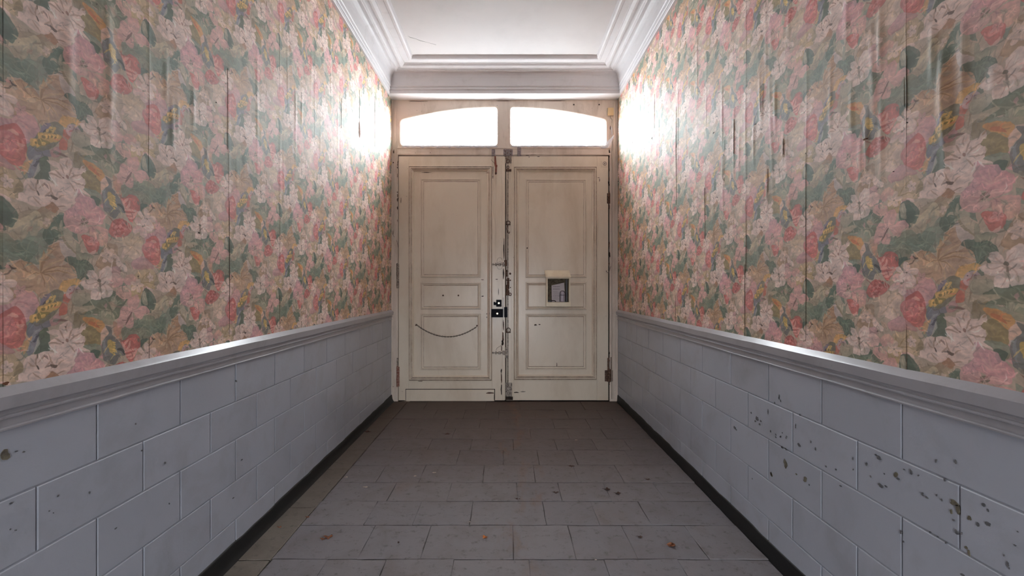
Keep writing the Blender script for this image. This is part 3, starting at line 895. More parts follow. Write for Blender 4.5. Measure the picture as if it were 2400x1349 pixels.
def tile_mesh(x0, x1, z0, z1, lift, mat, tilt=(0, 0)):
    """one floor tile, units; slightly irregular top with worn edges"""
    bm = bmesh.new()
    j = lambda a: random.uniform(-a, a)
    pts = []
    nx, nz = 5, 3
    top = {}
    for i in range(nx + 1):
        for k in range(nz + 1):
            ex = i in (0, nx)
            ez = k in (0, nz)
            x = x0 + (x1 - x0) * i / nx + (j(.5) if ex else 0)
            z = z0 + (z1 - z0) * k / nz + (j(.5) if ez else 0)
            h = FLOOR + lift + tilt[0] * (i / nx - .5) + tilt[1] * (k / nz - .5) + j(.08)
            top[i, k] = (x, z, h)
    vt = {}
    ins = 0.55
    cx, cz = (x0 + x1) / 2, (z0 + z1) / 2
    for (i, k), (x, z, h) in top.items():
        if i in (0, nx): x += ins if x < cx else -ins
        if k in (0, nz): z += ins if z < cz else -ins
        vt[i, k] = bm.verts.new(W3(x, z, h))
    for i in range(nx):
        for k in range(nz):
            bm.faces.new((vt[i, k], vt[i + 1, k], vt[i + 1, k + 1], vt[i, k + 1]))
    border = [(i, 0) for i in range(nx)] + [(nx, k) for k in range(nz)] + [(i, nz) for i in range(nx, 0, -1)] + [(0, k) for k in range(nz, 0, -1)]
    lo = {}
    for b in border:
        x, z, h = top[b]
        lo[b] = bm.verts.new(W3(x, z, FLOOR - 1.3))
    mid = {}
    for b in border:
        x, z, h = top[b]
        mid[b] = bm.verts.new(W3(x, z, h - 0.35))
    n = len(border)
    for q in range(n):
        a, b = border[q], border[(q + 1) % n]
        bm.faces.new((vt[a], vt[b], mid[b], mid[a]))
        bm.faces.new((mid[a], mid[b], lo[b], lo[a]))
    return bm

rows = [394, 454, 519, 577, 632, 694, 758, 813, 872, 937, 1005, 1083]
joints = {
    394: [-176, -118, -52, 22, 96, 168],
    454: [-147, -85, 7, 69, 129.5, 200],
    519: [-161, -106, -41.6, 45, 105, 164],
    577: [-150, -75, 14, 70, 132, 200],
    632: [-180, -121, -33, 40, 100, 162],
    694: [-155, -76, -5, 50, 108, 193],
    758: [-190, -130, -60, 12, 84, 150, 206],
    813: [-160, -96, -28, 44, 112, 178],
    872: [-186, -118, -52, 20, 92, 160, 214],
    937: [-150, -88, -16, 60, 128, 196],
    1005: [-182, -122, -46, 30, 104, 172],
}
LEFT_EDGE, RIGHT_EDGE = -231.0, 258.0
all_rows = [(rows[i], rows[i + 1], joints[rows[i]]) for i in range(len(rows) - 1)]
z = 394
k = 0
while z > 90:                       # rows nearer than the frame, seen only by a step aside
    z0 = z - 60
    js, x = [], LEFT_EDGE + random.uniform(40, 70)
    while x < RIGHT_EDGE - 30:
        js.append(x)
        x += random.uniform(58, 74)
    all_rows.append((z0, z, js))
    z = z0
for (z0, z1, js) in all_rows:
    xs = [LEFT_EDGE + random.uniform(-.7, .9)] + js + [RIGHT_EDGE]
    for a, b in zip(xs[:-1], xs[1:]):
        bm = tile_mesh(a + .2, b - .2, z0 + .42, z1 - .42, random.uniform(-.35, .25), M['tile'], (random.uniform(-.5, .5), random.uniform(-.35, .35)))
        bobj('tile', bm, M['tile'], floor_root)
# cement edging along the left wall
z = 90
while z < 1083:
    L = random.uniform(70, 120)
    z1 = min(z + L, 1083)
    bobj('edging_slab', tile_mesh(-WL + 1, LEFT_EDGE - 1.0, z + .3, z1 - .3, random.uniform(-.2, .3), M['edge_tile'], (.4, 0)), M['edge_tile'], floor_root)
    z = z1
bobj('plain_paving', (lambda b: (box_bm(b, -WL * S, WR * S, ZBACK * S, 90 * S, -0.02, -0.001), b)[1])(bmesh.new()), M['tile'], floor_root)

# ------------------------------------------------------------------ walls
def wall_side(side):
    W = WL if side < 0 else WR
    sg = side
    name = 'wall_left' if side < 0 else 'wall_right'
    bm = bmesh.new()
    a, b = sg * W * S, sg * (W + 40) * S
    box_bm(bm, min(a, b), max(a, b), ZBACK * S - .2, (ZD + 46) * S, 0 - .12, EYE + (CEIL + 30) * S)
    root = bobj(name, bm, M['plaster'])
    tag(root, 'passage wall with faded floral wallpaper over white painted block dado, ' + ('left' if side < 0 else 'right') + ' side', kind='structure')
    # ---- blocks of the dado
    H = [-75.0, -114.0, -151.5, -192.5, -230.5, -262.0]
    L = 77.4
    for c in range(5):
        h1, h0 = H[c], H[c + 1]
        base = (302.5 if side < 0 else 304.0) + (0 if c % 2 == 0 else -L / 2)
        base -= 4 * L
        z = base
        while z < ZD:
            z1 = min(z + L, ZD + 3)
            zz0, zz1 = z, z1
            if zz1 - zz0 < 2:
                break
            block(root, sg, W, zz0, zz1, h0, h1)
            z = z + L
    # plain painted dado behind the camera
    bm = bmesh.new()
    x0, x1 = sg * (W - 1.0) * S, sg * (W + 1) * S
    box_bm(bm, min(x0, x1), max(x0, x1), ZBACK * S, (base + 2) * S, 0, EYE - 75 * S)
    bobj('dado', bm, M['block'], root)
    # joint bed
    bm = bmesh.new()
    x0, x1 = sg * (W - 0.35) * S, sg * (W + 1) * S
    box_bm(bm, min(x0, x1), max(x0, x1), (base - 40) * S, (ZD + 3) * S, 0, EYE - 75 * S)
    bobj('mortar', bm, M['joint'], root)
    return root

def block(root, sg, W, z0, z1, h0, h1):
    """painted block: flat face with a rounded arris, joint recessed all round"""
    g = 0.27
    e = 0.75
    p = 1.25 + random.uniform(-.12, .12)
    vs, fs = [], []
    def V(z, h, q):
        vs.append(W3(sg * (W - q), z, h))
    for (q, i) in ((0.2, g), (p * .72, g + e * .25), (p, g + e)):
        for (z, h) in ((z0 + i, h0 + i), (z1 - i, h0 + i), (z1 - i, h1 - i), (z0 + i, h1 - i)):
            V(z, h, q)
    for r in range(2):
        for k in range(4):
            j = (k + 1) % 4
            f = (r * 4 + k, r * 4 + j, r * 4 + 4 + j, r * 4 + 4 + k)
            fs.append(f if sg < 0 else f[::-1])
    f = (8, 9, 10, 11)
    fs.append(f if sg < 0 else f[::-1])
    o = obj('block', vs, fs, M['block'], root)
    return o

wall_l = wall_side(-1)
wall_r = wall_side(1)

# ---- wallpaper strips
def bumpfn(side):
    R = random.Random(5 if side < 0 else 9)
    creases = []
    # (z, h, half length, width, height, lean)
    def px(x, y0, y1, w, a, lean=0.0):
        W = WL if side < 0 else WR
        z = W * F / abs(x - VX)
        hc, hl = (VY - (y0 + y1) / 2) * z / F, abs(y1 - y0) / 2 * z / F
        creases.append((z, hc, hl, w, a, lean))
    if side < 0:
        for t in ((690, 200, 300, 1.8, .8), (705, 220, 290, 1.8, .9, .05), (690, 230, 420, 1.4, .5), (655, 300, 700, 1.6, .5), (400, 240, 340, 2.6, 1.0),
                  (412, 240, 320, 1.8, .9), (450, 210, 300, 1.6, .8), (158, 20, 260, 3.2, 1.0), (252, 60, 360, 3.6, 1.5), (245, 10, 110, 2.4, 1.1), (385, 120, 240, 2.0, .7),
                  (600, 100, 420, 2.0, .5), (845, 260, 700, 2.2, .5), (790, 200, 500, 2.0, .5), (470, 400, 640, 2.4, .5)):
            px(*t)
    else:
        for t in ((2215, 120, 320, 3.0, 2.6, .02), (2222, 180, 420, 2.0, 1.8), (2190, 60, 190, 1.8, 1.6), (2262, 60, 260, 2.4, 1.4), (2335, 150, 240, 2.6, 1.3), (2068, 20, 160, 2.0, 1.6),
                  (2070, 240, 420, 1.8, 1.0), (2035, 270, 380, 1.6, 1.4), (2020, 330, 430, 2.0, .8), (1785, 180, 290, 1.8, 1.4, .05), (1790, 190, 280, 1.6, 1.2),
                  (1820, 190, 300, 1.8, 1.0), (1750, 200, 420, 1.6, .7), (1722, 260, 420, 1.6, 1.0), (1695, 200, 340, 1.6, 1.2), (1698, 320, 470, 1.4, 1.0, -.03), (1838, 320, 370, 1.4, 1.4),
                  (1800, 390, 480, 1.6, 1.2, .06), (1770, 280, 380, 1.6, 1.1), (1590, 190, 420, 1.8, .6), (1655, 380, 520, 1.4, .8), (1534, 180, 420, 2.0, .5), (1480, 170, 330, 2.0, .6),
                  (2000, 200, 330, 1.8, .8), (1950, 150, 320, 1.6, .6), (2230, 600, 760, 2.4, .9), (1935, 740, 800, 1.4, .8)):
            px(*t)
    for i in range(70 if side > 0 else 42):
        z = R.uniform(120, 1060)
        h = R.uniform(60, 400) if R.random() < .75 else R.uniform(-40, 200)
        creases.append((z, h, R.uniform(14, 70), R.uniform(1.4, 3.2), R.uniform(.2, .75) * (1.2 if side > 0 else .7), R.uniform(-.06, .06)))
    def f(z, h):
        d = 0.0
        for (cz, ch, hl, w, a, lean) in creases:
            t = (h - ch) / hl
            if abs(t) < 1.4:
                q = (z - cz - lean * (h - ch)) / w
                if abs(q) < 3:
                    d += .8 * a * math.exp(-q * q) * max(0, 1 - (t / 1.4) ** 2) ** 1.5
        d += .35 * math.sin(z * .045 + h * .013) * math.sin(h * .021 + 1.3) + .35
        return d
    return f

PAPER = {-1: bumpfn(-1), 1: bumpfn(1)}

def strips(side, root, z_first, v_off, u_off):
    sg = side
    W = WL if side < 0 else WR
    fn = PAPER[side]
    H0, H1 = -56.0, 446.0
    k = 0
    z = z_first
    while z < ZD:
        za, zb = z, min(z + 100, ZD + 14)
        if zb - za < 3:
            break
        fine = za > -60
        dz = 1.7 if fine else 12
        nz = max(3, int((zb - za) / dz))
        nh = 96 if fine else 12
        vs, uvs = [], []
        gap = 0.07
        for i in range(nz + 1):
            zz = za + gap + (zb - za - 2 * gap) * i / nz
            edge = min(zz - za, zb - zz)
            for j in range(nh + 1):
                hh = H0 + (H1 - H0) * j / nh
                lift = 0.9 + fn(zz, hh) + 0.28 * math.exp(-edge / 1.6) * (0.5 + 0.5 * math.sin(hh * .03 + k))
                vs.append(W3(sg * (W - lift), zz, hh))
                uu = (zz - za if side < 0 else zb - zz) if zb - za > 99 else (zz - za if side < 0 else 100 - (zz - za))
                par = k % 2
                uvs.append(((uu + u_off + 100 * par) / 200.0, (hh + v_off) / 100.0))
        fs = []
        for i in range(nz):
            for j in range(nh):
                a = i * (nh + 1) + j
                f = (a, a + nh + 1, a + nh + 2, a + 1)
                fs.append(f if sg < 0 else f[::-1])
        o = obj('wallpaper_strip', vs, fs, M['wallpaper'], root, smooth=True)
        ul = o.data.uv_layers.new(name='UVMap')
        li = np.zeros(len(o.data.loops), np.int32)
        o.data.loops.foreach_get('vertex_index', li)
        ul.data.foreach_set('uv', np.array(uvs, np.float32)[li].ravel())
        z += 100
        k += 1
# on the left the strip that starts at z 246 carries the print as drawn (even parity)
strips(-1, wall_l, 46.0, 0.0, 0.0)
strips(1, wall_r, 0.5, -8.0, -2.0)

# thin open seams between strips, brown where the bare wall shows
def seam(side, root, x, y0, y1, w):
    W = WL if side < 0 else WR
    z = W * F / abs(x - VX)
    n = 9
    vs, fs = [], []
    dz = w * (.5 if w > 3 else .2) * z * z / (W * F)
    for i in range(n):
        t = i / (n - 1)
        y = y0 + (y1 - y0) * t
        h = (VY - y) * z / F
        q = 0.96 + PAPER[side](z, h) + .22
        ww = dz * (math.sin(PI * min(1, max(0, t * .96 + .02))) ** .5) * random.uniform(.6, 1.2)
        for (s_, p) in ((-1, q), (1, q)):
            vs.append(W3(side * (W - p), z + s_ * ww, h))
        for (s_, p) in ((1, q - .4), (-1, q - .4)):
            vs.append(W3(side * (W - p), z + s_ * ww, h))
    for i in range(n - 1):
        a = i * 4
        for k_ in range(4):
            j = (k_ + 1) % 4
            fs.append((a + k_, a + j, a + 4 + j, a + 4 + k_))
    o = obj('split_seam', vs, fs, M['tear'] if w > 3 else M['seam'], root)
    return o
for t in ((841, 285, 322, 4.2), (877, 225, 345, 1.8), (534, 560, 790, 2.4), (534, 470, 560, 1.6), (345, 790, 845, 2.0), (653, 690, 778, 1.8), (798, 230, 300, 1.2),
          (841, 210, 285, 1.0), (530, 160, 350, 1.2)):
    seam(-1, wall_l, *t)
for t in ((1587, 250, 480, 1.8), (1655, 440, 560, 1.6), (1585, 690, 780, 2.0), (1749, 620, 800, 2.0), (1751, 460, 640, 1.4), (1892, 360, 600, 1.6), (1892, 600, 800, 2.4), (1536, 220, 300, 1.2),
          (2130, 130, 260, 1.6), (2131, 760, 870, 2.0), (2124, 180, 250, 1.4), (1723, 280, 360, 1.6), (1697, 360, 420, 1.6), (1840, 325, 362, 2.6), (1803, 395, 450, 1.8), (1788, 200, 262, 2.0)):
    seam(1, wall_r, *t)

# ---- flaked paint, nail holes: (side, px, py, rx, ry, tan?)
def chip(side, root, x, y, rx, ry, mat, on_paper=False):
    W = WL if side < 0 else WR
    z = W * F / abs(x - VX)
    h = (VY - y) * z / F
    q = 1.6 if not on_paper else 1.1 + PAPER[side](z, h)
    rz, rh = .85 * rx * z * z / (W * F), .85 * ry * z / F
    n = 11
    ph = random.uniform(0, 6)
    vs = []
    for k_ in range(n):
        a = 2 * PI * k_ / n
        r = random.uniform(.62, 1.12) + .15 * math.sin(2 * a + ph)
        vs.append(W3(side * (W - q), z + rz * r * math.cos(a), h + rh * r * math.sin(a)))
    for k_ in range(n):
        v = vs[k_]
        vs.append((side * (W - .5) * S, v[1], v[2]))
    fs = [tuple(range(n))] + [(k_, (k_ + 1) % n, n + (k_ + 1) % n, n + k_) for k_ in range(n)]
    bm = bmesh.new()
    bv = [bm.verts.new(v) for v in vs]
    for f in fs:
        bm.faces.new([bv[i] for i in f])
    return bobj('paint_chip', bm, mat, root)
cr = lambda x, y: (1800 + x * .37, 850 + y * .37)
T_, K_ = M['chip_tan'], M['chip_dark']
chips_r = [(120, 637, 16, 30, T_), (30, 704, 9, 18, T_), (247, 740, 14, 22, T_), (190, 704, 8, 6, T_), (272, 772, 4, 8, K_), (207, 520, 12, 15, K_), (185, 400, 4, 16, K_), (282, 500, 4, 12, K_),
           (312, 545, 4, 14, K_), (378, 655, 6, 8, K_), (442, 675, 5, 8, K_), (550, 606, 5, 12, K_), (552, 674, 4, 8, K_), (715, 600, 26, 14, K_), (695, 582, 8, 8, K_), (636, 640, 7, 18, K_),
           (824, 708, 17, 20, T_), (840, 735, 8, 8, K_), (920, 690, 14, 16, K_), (875, 674, 8, 6, K_), (966, 712, 5, 8, K_), (725, 775, 18, 16, K_), (760, 782, 10, 8, K_), (662, 718, 5, 8, K_),
           (750, 702, 4, 5, K_), (993, 832, 10, 12, K_), (1020, 852, 12, 8, K_), (1116, 869, 8, 10, K_), (1082, 838, 6, 8, K_), (1134, 740, 9, 12, K_), (1080, 620, 7, 16, K_), (1204, 626, 11, 20, K_),
           (1195, 885, 30, 26, T_), (1216, 925, 14, 48, T_), (1176, 940, 10, 16, T_), (1210, 1072, 18, 20, K_), (1244, 1080, 6, 12, K_), (1292, 982, 22, 18, T_), (1346, 1022, 14, 16, K_), (1412, 1020, 24, 16, K_),
           (1384, 900, 16, 14, K_), (1412, 934, 8, 14, K_), (1270, 1168, 16, 12, T_), (1288, 1200, 10, 26, T_), (1042, 1072, 6, 8, K_), (1090, 1100, 6, 6, K_), (1140, 1140, 6, 6, K_), (855, 1072, 6, 16, K_),
           (872, 1132, 6, 8, K_), (470, 778, 9, 6, K_), (1512, 1218, 5, 12, K_), (1536, 1274, 14, 20, K_), (1545, 1300, 6, 10, K_), (1250, 1342, 22, 8, K_), (1582, 1155, 14, 6, K_), (80, 215, 4, 14, K_),
           (60, 455, 4, 8, K_), (88, 468, 6, 6, K_), (128, 466, 4, 8, K_), (26, 432, 4, 8, K_), (100, 535, 7, 8, K_), (124, 548, 5, 5, K_), (212, 328, 4, 8, K_), (1190, 995, 16, 6, K_), (1600, 1068, 6, 6, K_)]
for (x, y, a, b, m) in chips_r:
    X, Y = cr(x, y)
    chip(1, wall_r, X, Y, a * .37, b * .37, m)
c4 = lambda x, y: (1420 + x * .3336, 700 + y * .3336)
for (x, y, a, b) in ((914, 904, 9, 14), (924, 918, 5, 6), (1072, 840, 14, 18), (1060, 858, 8, 10), (1090, 880, 10, 8), (1030, 800, 5, 10), (1098, 858, 7, 9), (1150, 792, 4, 26), (1228, 690, 4, 22), (1238, 715, 4, 10),
                     (1196, 730, 4, 8), (1168, 930, 5, 10), (1205, 970, 5, 8), (1240, 966, 5, 8), (1276, 976, 5, 8), (1250, 940, 4, 6), (1172, 1228, 6, 20), (1038, 1262, 4, 6), (1248, 1040, 6, 12), (1272, 1050, 6, 8)):
    X, Y = c4(x, y)
    chip(1, wall_r, X, Y, a * .3336, b * .3336, K_)
cl = lambda x, y: (x * .407, 800 + y * .407)
for (x, y, a, b, m) in ((14, 655, 38, 40, T_), (122, 635, 10, 7, K_), (78, 632, 12, 4, K_), (50, 930, 11, 8, K_), (320, 888, 7, 7, K_), (503, 868, 7, 8, K_), (270, 975, 5, 4, K_), (294, 986, 4, 4, K_), (770, 474, 6, 6, K_),
                        (940, 698, 7, 7, K_), (806, 627, 6, 5, K_), (76, 1086, 8, 5, K_), (46, 1080, 6, 4, K_), (1352, 228, 5, 8, K_), (655, 1075, 12, 4, K_), (1385, 680, 8, 4, K_), (965, 932, 4, 8, K_), (1335, 900, 6, 5, K_)):
    X, Y = cl(x, y)
    chip(-1, wall_l, X, Y, a * .407, b * .407, m)
# nail holes and little tears in the paper
for (x, y, r, s_) in ((1530, 323, 2.2, 1), (1675, 311, 2.2, 1), (1774, 291, 2, 1), (1892, 359, 2.6, 1), (2131, 287, 2.5, 1), (2099, 402, 2, 1), (1718, 418, 1.6, 1), (2035, 326, 6, 1), (1484, 334, 1.6, 1), (1450, 425, 1.6, 1),
                      (463, 545, 3, -1), (836, 120, 1.8, -1), (504, 240, 2, -1), (745, 520, 1.8, -1), (8, 898, 12, -1)):
    chip(s_, wall_r if s_ > 0 else wall_l, x, y, r, r * (.8 if r < 5 else .45), M['tear'] if r > 5 else M['gap'], True)

# ------------------------------------------------------------------ moulding runs along the walls
def run_profile(name, side, prof, z0, z1, mat, mitre=False, segs=1, parent=None, wob=0.0, ztop=None):
    """prof = [(p from wall, h)] in units; swept along the passage; mitre : end follows 45 degrees"""
    W = WL if side < 0 else WR
    vs, fs = [], []
    n = len(prof)
    for s_ in range(segs + 1):
        z = z0 + (z1 - z0) * s_ / segs
        for (p, h) in prof:
            zz = z - (p if (mitre and s_ == segs) else 0)
            w = wob * (math.sin(z * .021 + h) + math.sin(z * .057)) if wob else 0
            vs.append(W3(side * (W - p), zz, h + w))
    for s_ in range(segs):
        for k_ in range(n - 1):
            a = s_ * n + k_
            f = (a, a + 1, a + n + 1, a + n)
            fs.append(f if side > 0 else f[::-1])
    o = obj(name, vs, fs, mat, parent)
    bm = bmesh.new()
    bm.from_mesh(o.data)
    bmesh.ops.recalc_face_normals(bm, faces=bm.faces[:])
    bm.to_mesh(o.data)
    bm.free()
    return o

def arc(c, r0, r1, a0, a1, n):
    return [(c[0] + r0 * math.cos(math.radians(a0 + (a1 - a0) * i / n)), c[1] + r1 * math.sin(math.radians(a0 + (a1 - a0) * i / n))) for i in range(n + 1)]

rail_prof = [(0, -53.2), (1.2, -53.4), (5.0, -57.2), (5.8, -58.0), (5.0, -65.0), (4.4, -65.6), (3.2, -65.8), (2.4, -66.6), (2.1, -67.6), (2.2, -68.4), (3.8, -68.5), (4.7, -69.0), (4.5, -69.8),
             (3.4, -70.3), (2.1, -70.4), (2.0, -74.6), (3.2, -74.8), (3.9, -75.4), (3.6, -76.3), (2.2, -76.8), (0.9, -77.0), (0, -77.3)]
for side, t_ in ((-1, 'trim_1'), (1, 'trim_2')):
    o = run_profile(t_, side, rail_prof, ZBACK, ZD + 2, M['rail'], segs=60, wob=.12)
    tag(o, 'painted dado rail under the wallpaper on the ' + ('left' if side < 0 else 'right') + ' wall', kind='structure')

# black tarred skirting
for side, t_ in ((-1, 'baseboard_left'), (1, 'baseboard_right')):
    W = WL if side < 0 else WR
    segs = 90
    vs, fs = [], []
    base = [(0.6, 0), (2.0, -.4), (2.7, -2.0), (3.1, -6.0), (3.8, -11.5), (5.2, -14.5), (6.8, -16.6)] if side < 0 else [(0.6, 0), (2.0, -.4), (2.6, -2), (2.9, -8), (3.2, -14), (3.6, -18)]
    n = len(base)
    rr = random.Random(3 if side < 0 else 4)
    for s_ in range(segs + 1):
        z = ZBACK + (ZD + 2 - ZBACK) * s_ / segs
        w = .55 * math.sin(z * .05 + side) + .4 * math.sin(z * .13) + rr.uniform(-.3, .3)
        for i, (p, dh) in enumerate(base):
            t = 1 - i / (n - 1)
            vs.append(W3(side * (W - p - (.25 * rr.random() if i > 2 else 0)), z, -251.5 + dh + w * t))
    for s_ in range(segs):
        for k_ in range(n - 1):
            a = s_ * n + k_
            f = (a, a + 1, a + n + 1, a + n)
            fs.append(f)
    bm = bmesh.new()
    bv = [bm.verts.new(v) for v in vs]
    for f in fs:
        bm.faces.new([bv[i] for i in f])
    o = bobj(t_, bm, M['skirt'], smooth=True)
    tag(o, 'black tarred skirting at the foot of the ' + ('left' if side < 0 else 'right') + ' wall', kind='structure')

# ------------------------------------------------------------------ cornice
crn = [(0, 437.5), (5, 438), (5.6, 439), (5.6, 444.5), (5.0, 445.2), (6.6, 445.6), (7.4, 447), (7.4, 450.5), (6.6, 451.4), (8.2, 452), (9.4, 453.6), (9.4, 456)] + \
      [(9.6 + 12.4 * (1 - math.cos(math.radians(a))), 456 + 25.5 * math.sin(math.radians(a))) for a in (8, 20, 34, 48, 62, 76, 88)] + \
      [(22.2, 480.2), (25.6, 480.2), (26.4, 481), (26.4, 482.2), (28.0, 482.6), (30, 483.8), (33, 484.6), (36, 484.6), (36.4, 482.4), (38.5, 481.2), (42, 481.2), (44.5, 482.4), (46.4, 484.6), (47, 485.4),
       (48.5, 485.4), (49, 486.4), (60, 487.0), (62, 485.4), (66, 485.0), (68.6, 486.6), (69.6, 489.4), (71, 492.5)]
for side, t_ in ((-1, 'trim_3'), (1, 'trim_4')):
    o = run_profile(t_, side, crn, ZBACK, ZC, M['cornice'], mitre=True)
    tag(o, 'white moulded cornice running along the top of the ' + ('left' if side < 0 else 'right') + ' wall', kind='structure')
# return across the doors
vs, fs = [], []
n = len(crn)
for (p, h) in crn:
    vs.append(W3(-(WL - p), ZC - p, h))
for (p, h) in crn:
    vs.append(W3((WR - p), ZC - p, h))
for k_ in range(n - 1):
    fs.append((k_, k_ + 1, n + k_ + 1, n + k_))
o = obj('trim_5', vs, fs, M['cornice'])
bm = bmesh.new(); bm.from_mesh(o.data); bmesh.ops.recalc_face_normals(bm, faces=bm.faces[:])
if sum(f.normal.y * f.calc_area() for f in bm.faces) > 0:
    bmesh.ops.reverse_faces(bm, faces=bm.faces[:])
bm.to_mesh(o.data); bm.free()
tag(o, 'white moulded cornice crossing above the double doors', kind='structure')

# ceiling, wall over the doors (lintel), outer masonry, rear wall
bm = bmesh.new()
box_bm(bm, -(WL + 40) * S, (WR + 40) * S, ZBACK * S - .2, (ZD + 46) * S, EYE + 492 * S, EYE + 530 * S)
o = bobj('ceiling', bm, M['ceiling'])
tag(o, 'plain white plaster ceiling between the cornices', kind='structure')
cbm = bmesh.new()
for pts in ([(956, 84), (962, 88), (972, 90), (984, 95), (1000, 99), (1022, 105)], [(1470, 60), (1462, 74), (1455, 90)]):
    P = []
    for (x, y) in pts:
        zz = 491.8 * F / (VY - y)
        P.append(W3((x - VX) * zz / F, zz, 491.85))
    tube_bm(cbm, P, [0.0004, .0016, .0006, .0014, .0005, .0008][:len(P)], 5)
bobj('hairline_crack', cbm, M['chip_dark'], o)

bm = bmesh.new()
box_bm(bm, -WL * S, WR * S, ZC * S, (ZD + 60) * S, EYE + 437.5 * S, EYE + 500 * S)
wall_f = bobj('wall_front', bm, M['cornice'])
tag(wall_f, 'white lintel over the doors with its bright underside', kind='structure')
bm = bmesh.new()
# masonry outside the frame, either side
box_bm(bm, -(WL + 160) * S, -WL * S - .0, (ZD + 14) * S, (ZD + 60) * S, -.1, EYE + 560 * S)
box_bm(bm, WR * S, (WR + 160) * S, (ZD + 14) * S, (ZD + 60) * S, -.1, EYE + 560 * S)
bobj('masonry', bm, M['plaster'], wall_f)

bm = bmesh.new()
zz0, zz1 = (ZBACK - 40) * S, ZBACK * S
box_bm(bm, -(WL + 40) * S, REAR_X0 * S, zz0, zz1, -.1, EYE + 530 * S)
box_bm(bm, REAR_X1 * S, (WR + 40) * S, zz0, zz1, -.1, EYE + 530 * S)
box_bm(bm, REAR_X0 * S, REAR_X1 * S, zz0, zz1, EYE + REAR_H * S, EYE + 530 * S)
o = bobj('wall_back', bm, M['plaster'])  # unseen wall; its doorway is added to let fill light in
tag(o, 'plain rear wall of the passage with an added open doorway for fill light', kind='structure')

# paving outside, street side and courtyard side
bm = bmesh.new()
box_bm(bm, -14, 14, (ZD + 62) * S, 30, -.4, -.05)
o = bobj('ground_street', bm, M['stone'])
tag(o, 'pale street paving outside the doors', kind='structure')
bm = bmesh.new()
box_bm(bm, -14, 14, -24, (ZBACK - 42) * S, -.4, -.05)
o = bobj('ground_courtyard', bm, M['stone'])
tag(o, 'pale courtyard paving behind the passage', kind='structure')

# ------------------------------------------------------------------ door frame (jambs)
frame = empty('trim_6', D3(VX, 938, 0))
tag(frame, 'old cream painted door frame with chipped jambs around the doors', kind='structure')
FR = M['frame']
door_box('jamb', 912, 933.2, 233, 940, -14, 1.2, FR, frame, .8)
door_box('jamb_bead', 924.5, 929.5, 240, 934, 1.0, 2.6, FR, frame, .9)
door_box('jamb_bead', 917.5, 921.0, 236, 938, 1.0, 3.4, FR, frame, .9)
door_box('jamb', 1428.5, 1452, 233, 940, -14, 1.2, FR, frame, .8)
door_box('jamb_bead', 1436.5, 1441, 240, 934, 1.0, 3.2, FR, frame, .9)
door_box('jamb_bead', 1444, 1447.5, 238, 938, 1.0, 2.6, FR, frame, .9)
door_box('frame_head', 922, 1440, 228, 237, -14, 0.8, FR, frame, .8)
door_box('reveal', 931, 934.4, 364, 938, -14, -5, M['gap'], frame, 0)
door_box('reveal', 1423.6, 1429, 364, 938, -14, -5, M['gap'], frame, 0)
door_box('sill', 912, 1452, 939.9, 950, -20, 0, M['gap'], frame, 0)
door_box('leak_block', 912, 1452, 928, 941, -22, -12, M['gap'], frame, 0)  # unseen box added to block daylight leaking under the doors
door_box('door_stop', 933, 1428, 360, 368, -14, -7, M['gap'], frame, 0)

# ------------------------------------------------------------------ transom window
win = empty('window_1', D3(VX - 7, 362, 0))
tag(win, 'arched two-pane transom light over the double doors', kind='structure')

def round_path(pts, r):
    """round the corners of a closed px polygon; pts may carry a flag to stay sharp"""
    out = []
    n = len(pts)
    pts = [tuple(float(c) for c in p) for p in pts]
    for i in range(n):
        p = Vector(pts[i][:2])
        if len(pts[i]) > 2:
            out.append(tuple(p))
            continue
        a = Vector(pts[i - 1][:2]) - p
        b = Vector(pts[(i + 1) % n][:2]) - p
        ra = min(r, a.length * .8)
        rb = min(r, b.length * .8)
        A, B = p + a.normalized() * ra, p + b.normalized() * rb
        for t in [k_ / 5.0 for k_ in range(6)]:
            q = (1 - t) ** 2 * A + 2 * (1 - t) * t * p + t * t * B
            out.append((q.x, q.y))
    return out

def arch_y(x, m):
    d = max(0, abs(x - m) - 14) / 228.0
    return 250.5 + 30.5 * d * d
def hole(left, grow=0.0):
    if left:
        xs = np.linspace(1166 + grow, 938.5 - grow, 22)
    else:
        xs = np.linspace(1196 - grow, 1421 + grow, 22)
    top = [(x, arch_y(x, 1181) - grow) for x in xs]
    pts = [top[0]] + [(x, y, 1) for x, y in top[1:-1]] + [top[-1]]
    pts += [(xs[-1], 341 + grow), (xs[0], 341 + grow)]
    return round_path(pts, 9)

def curve_plate(name, outer, holes, d0, d1, bevel, mat, parent):
    cu = bpy.data.curves.new(name, 'CURVE')
    cu.dimensions = '2D'
    cu.fill_mode = 'BOTH'
    cu.extrude = (d1 - d0) / 2 * S - bevel * S
    cu.bevel_depth = bevel * S
    cu.bevel_resolution = 2
    for P in [outer] + holes:
        sp = cu.splines.new('POLY')
        sp.points.add(len(P) - 1)
        for q, (x, y) in zip(sp.points, P):
            q.co = ((x - VX) * S, (VY - y) * S, 0, 1)
        sp.use_cyclic_u = True
    co = bpy.data.objects.new(name, cu)
    COL.objects.link(co)
    dg = bpy.context.evaluated_depsgraph_get()
    me = bpy.data.meshes.new_from_object(co.evaluated_get(dg))
    bpy.data.objects.remove(co)
    # curve plane (x, y) -> world (x, z)
    for v in me.vertices:
        x, y, zq = v.co
        v.co = (x, (ZD - (d0 + d1) / 2) * S - zq, EYE + y)
    me.materials.clear()
    me.materials.append(mat)
    me.update()
    o = bpy.data.objects.new(name, me)
    link(o)
    return keep(o, parent)
outer = [(930, 237), (1431.5, 237), (1431.5, 363), (930, 363)]
curve_plate('transom_frame', outer, [hole(True), hole(False)], -6, 0.6, .7, M['frame'], win)
curve_plate('glazing_bead', hole(True, 3.2), [hole(True, .6)], 0.4, 1.5, .35, M['frame'], win)
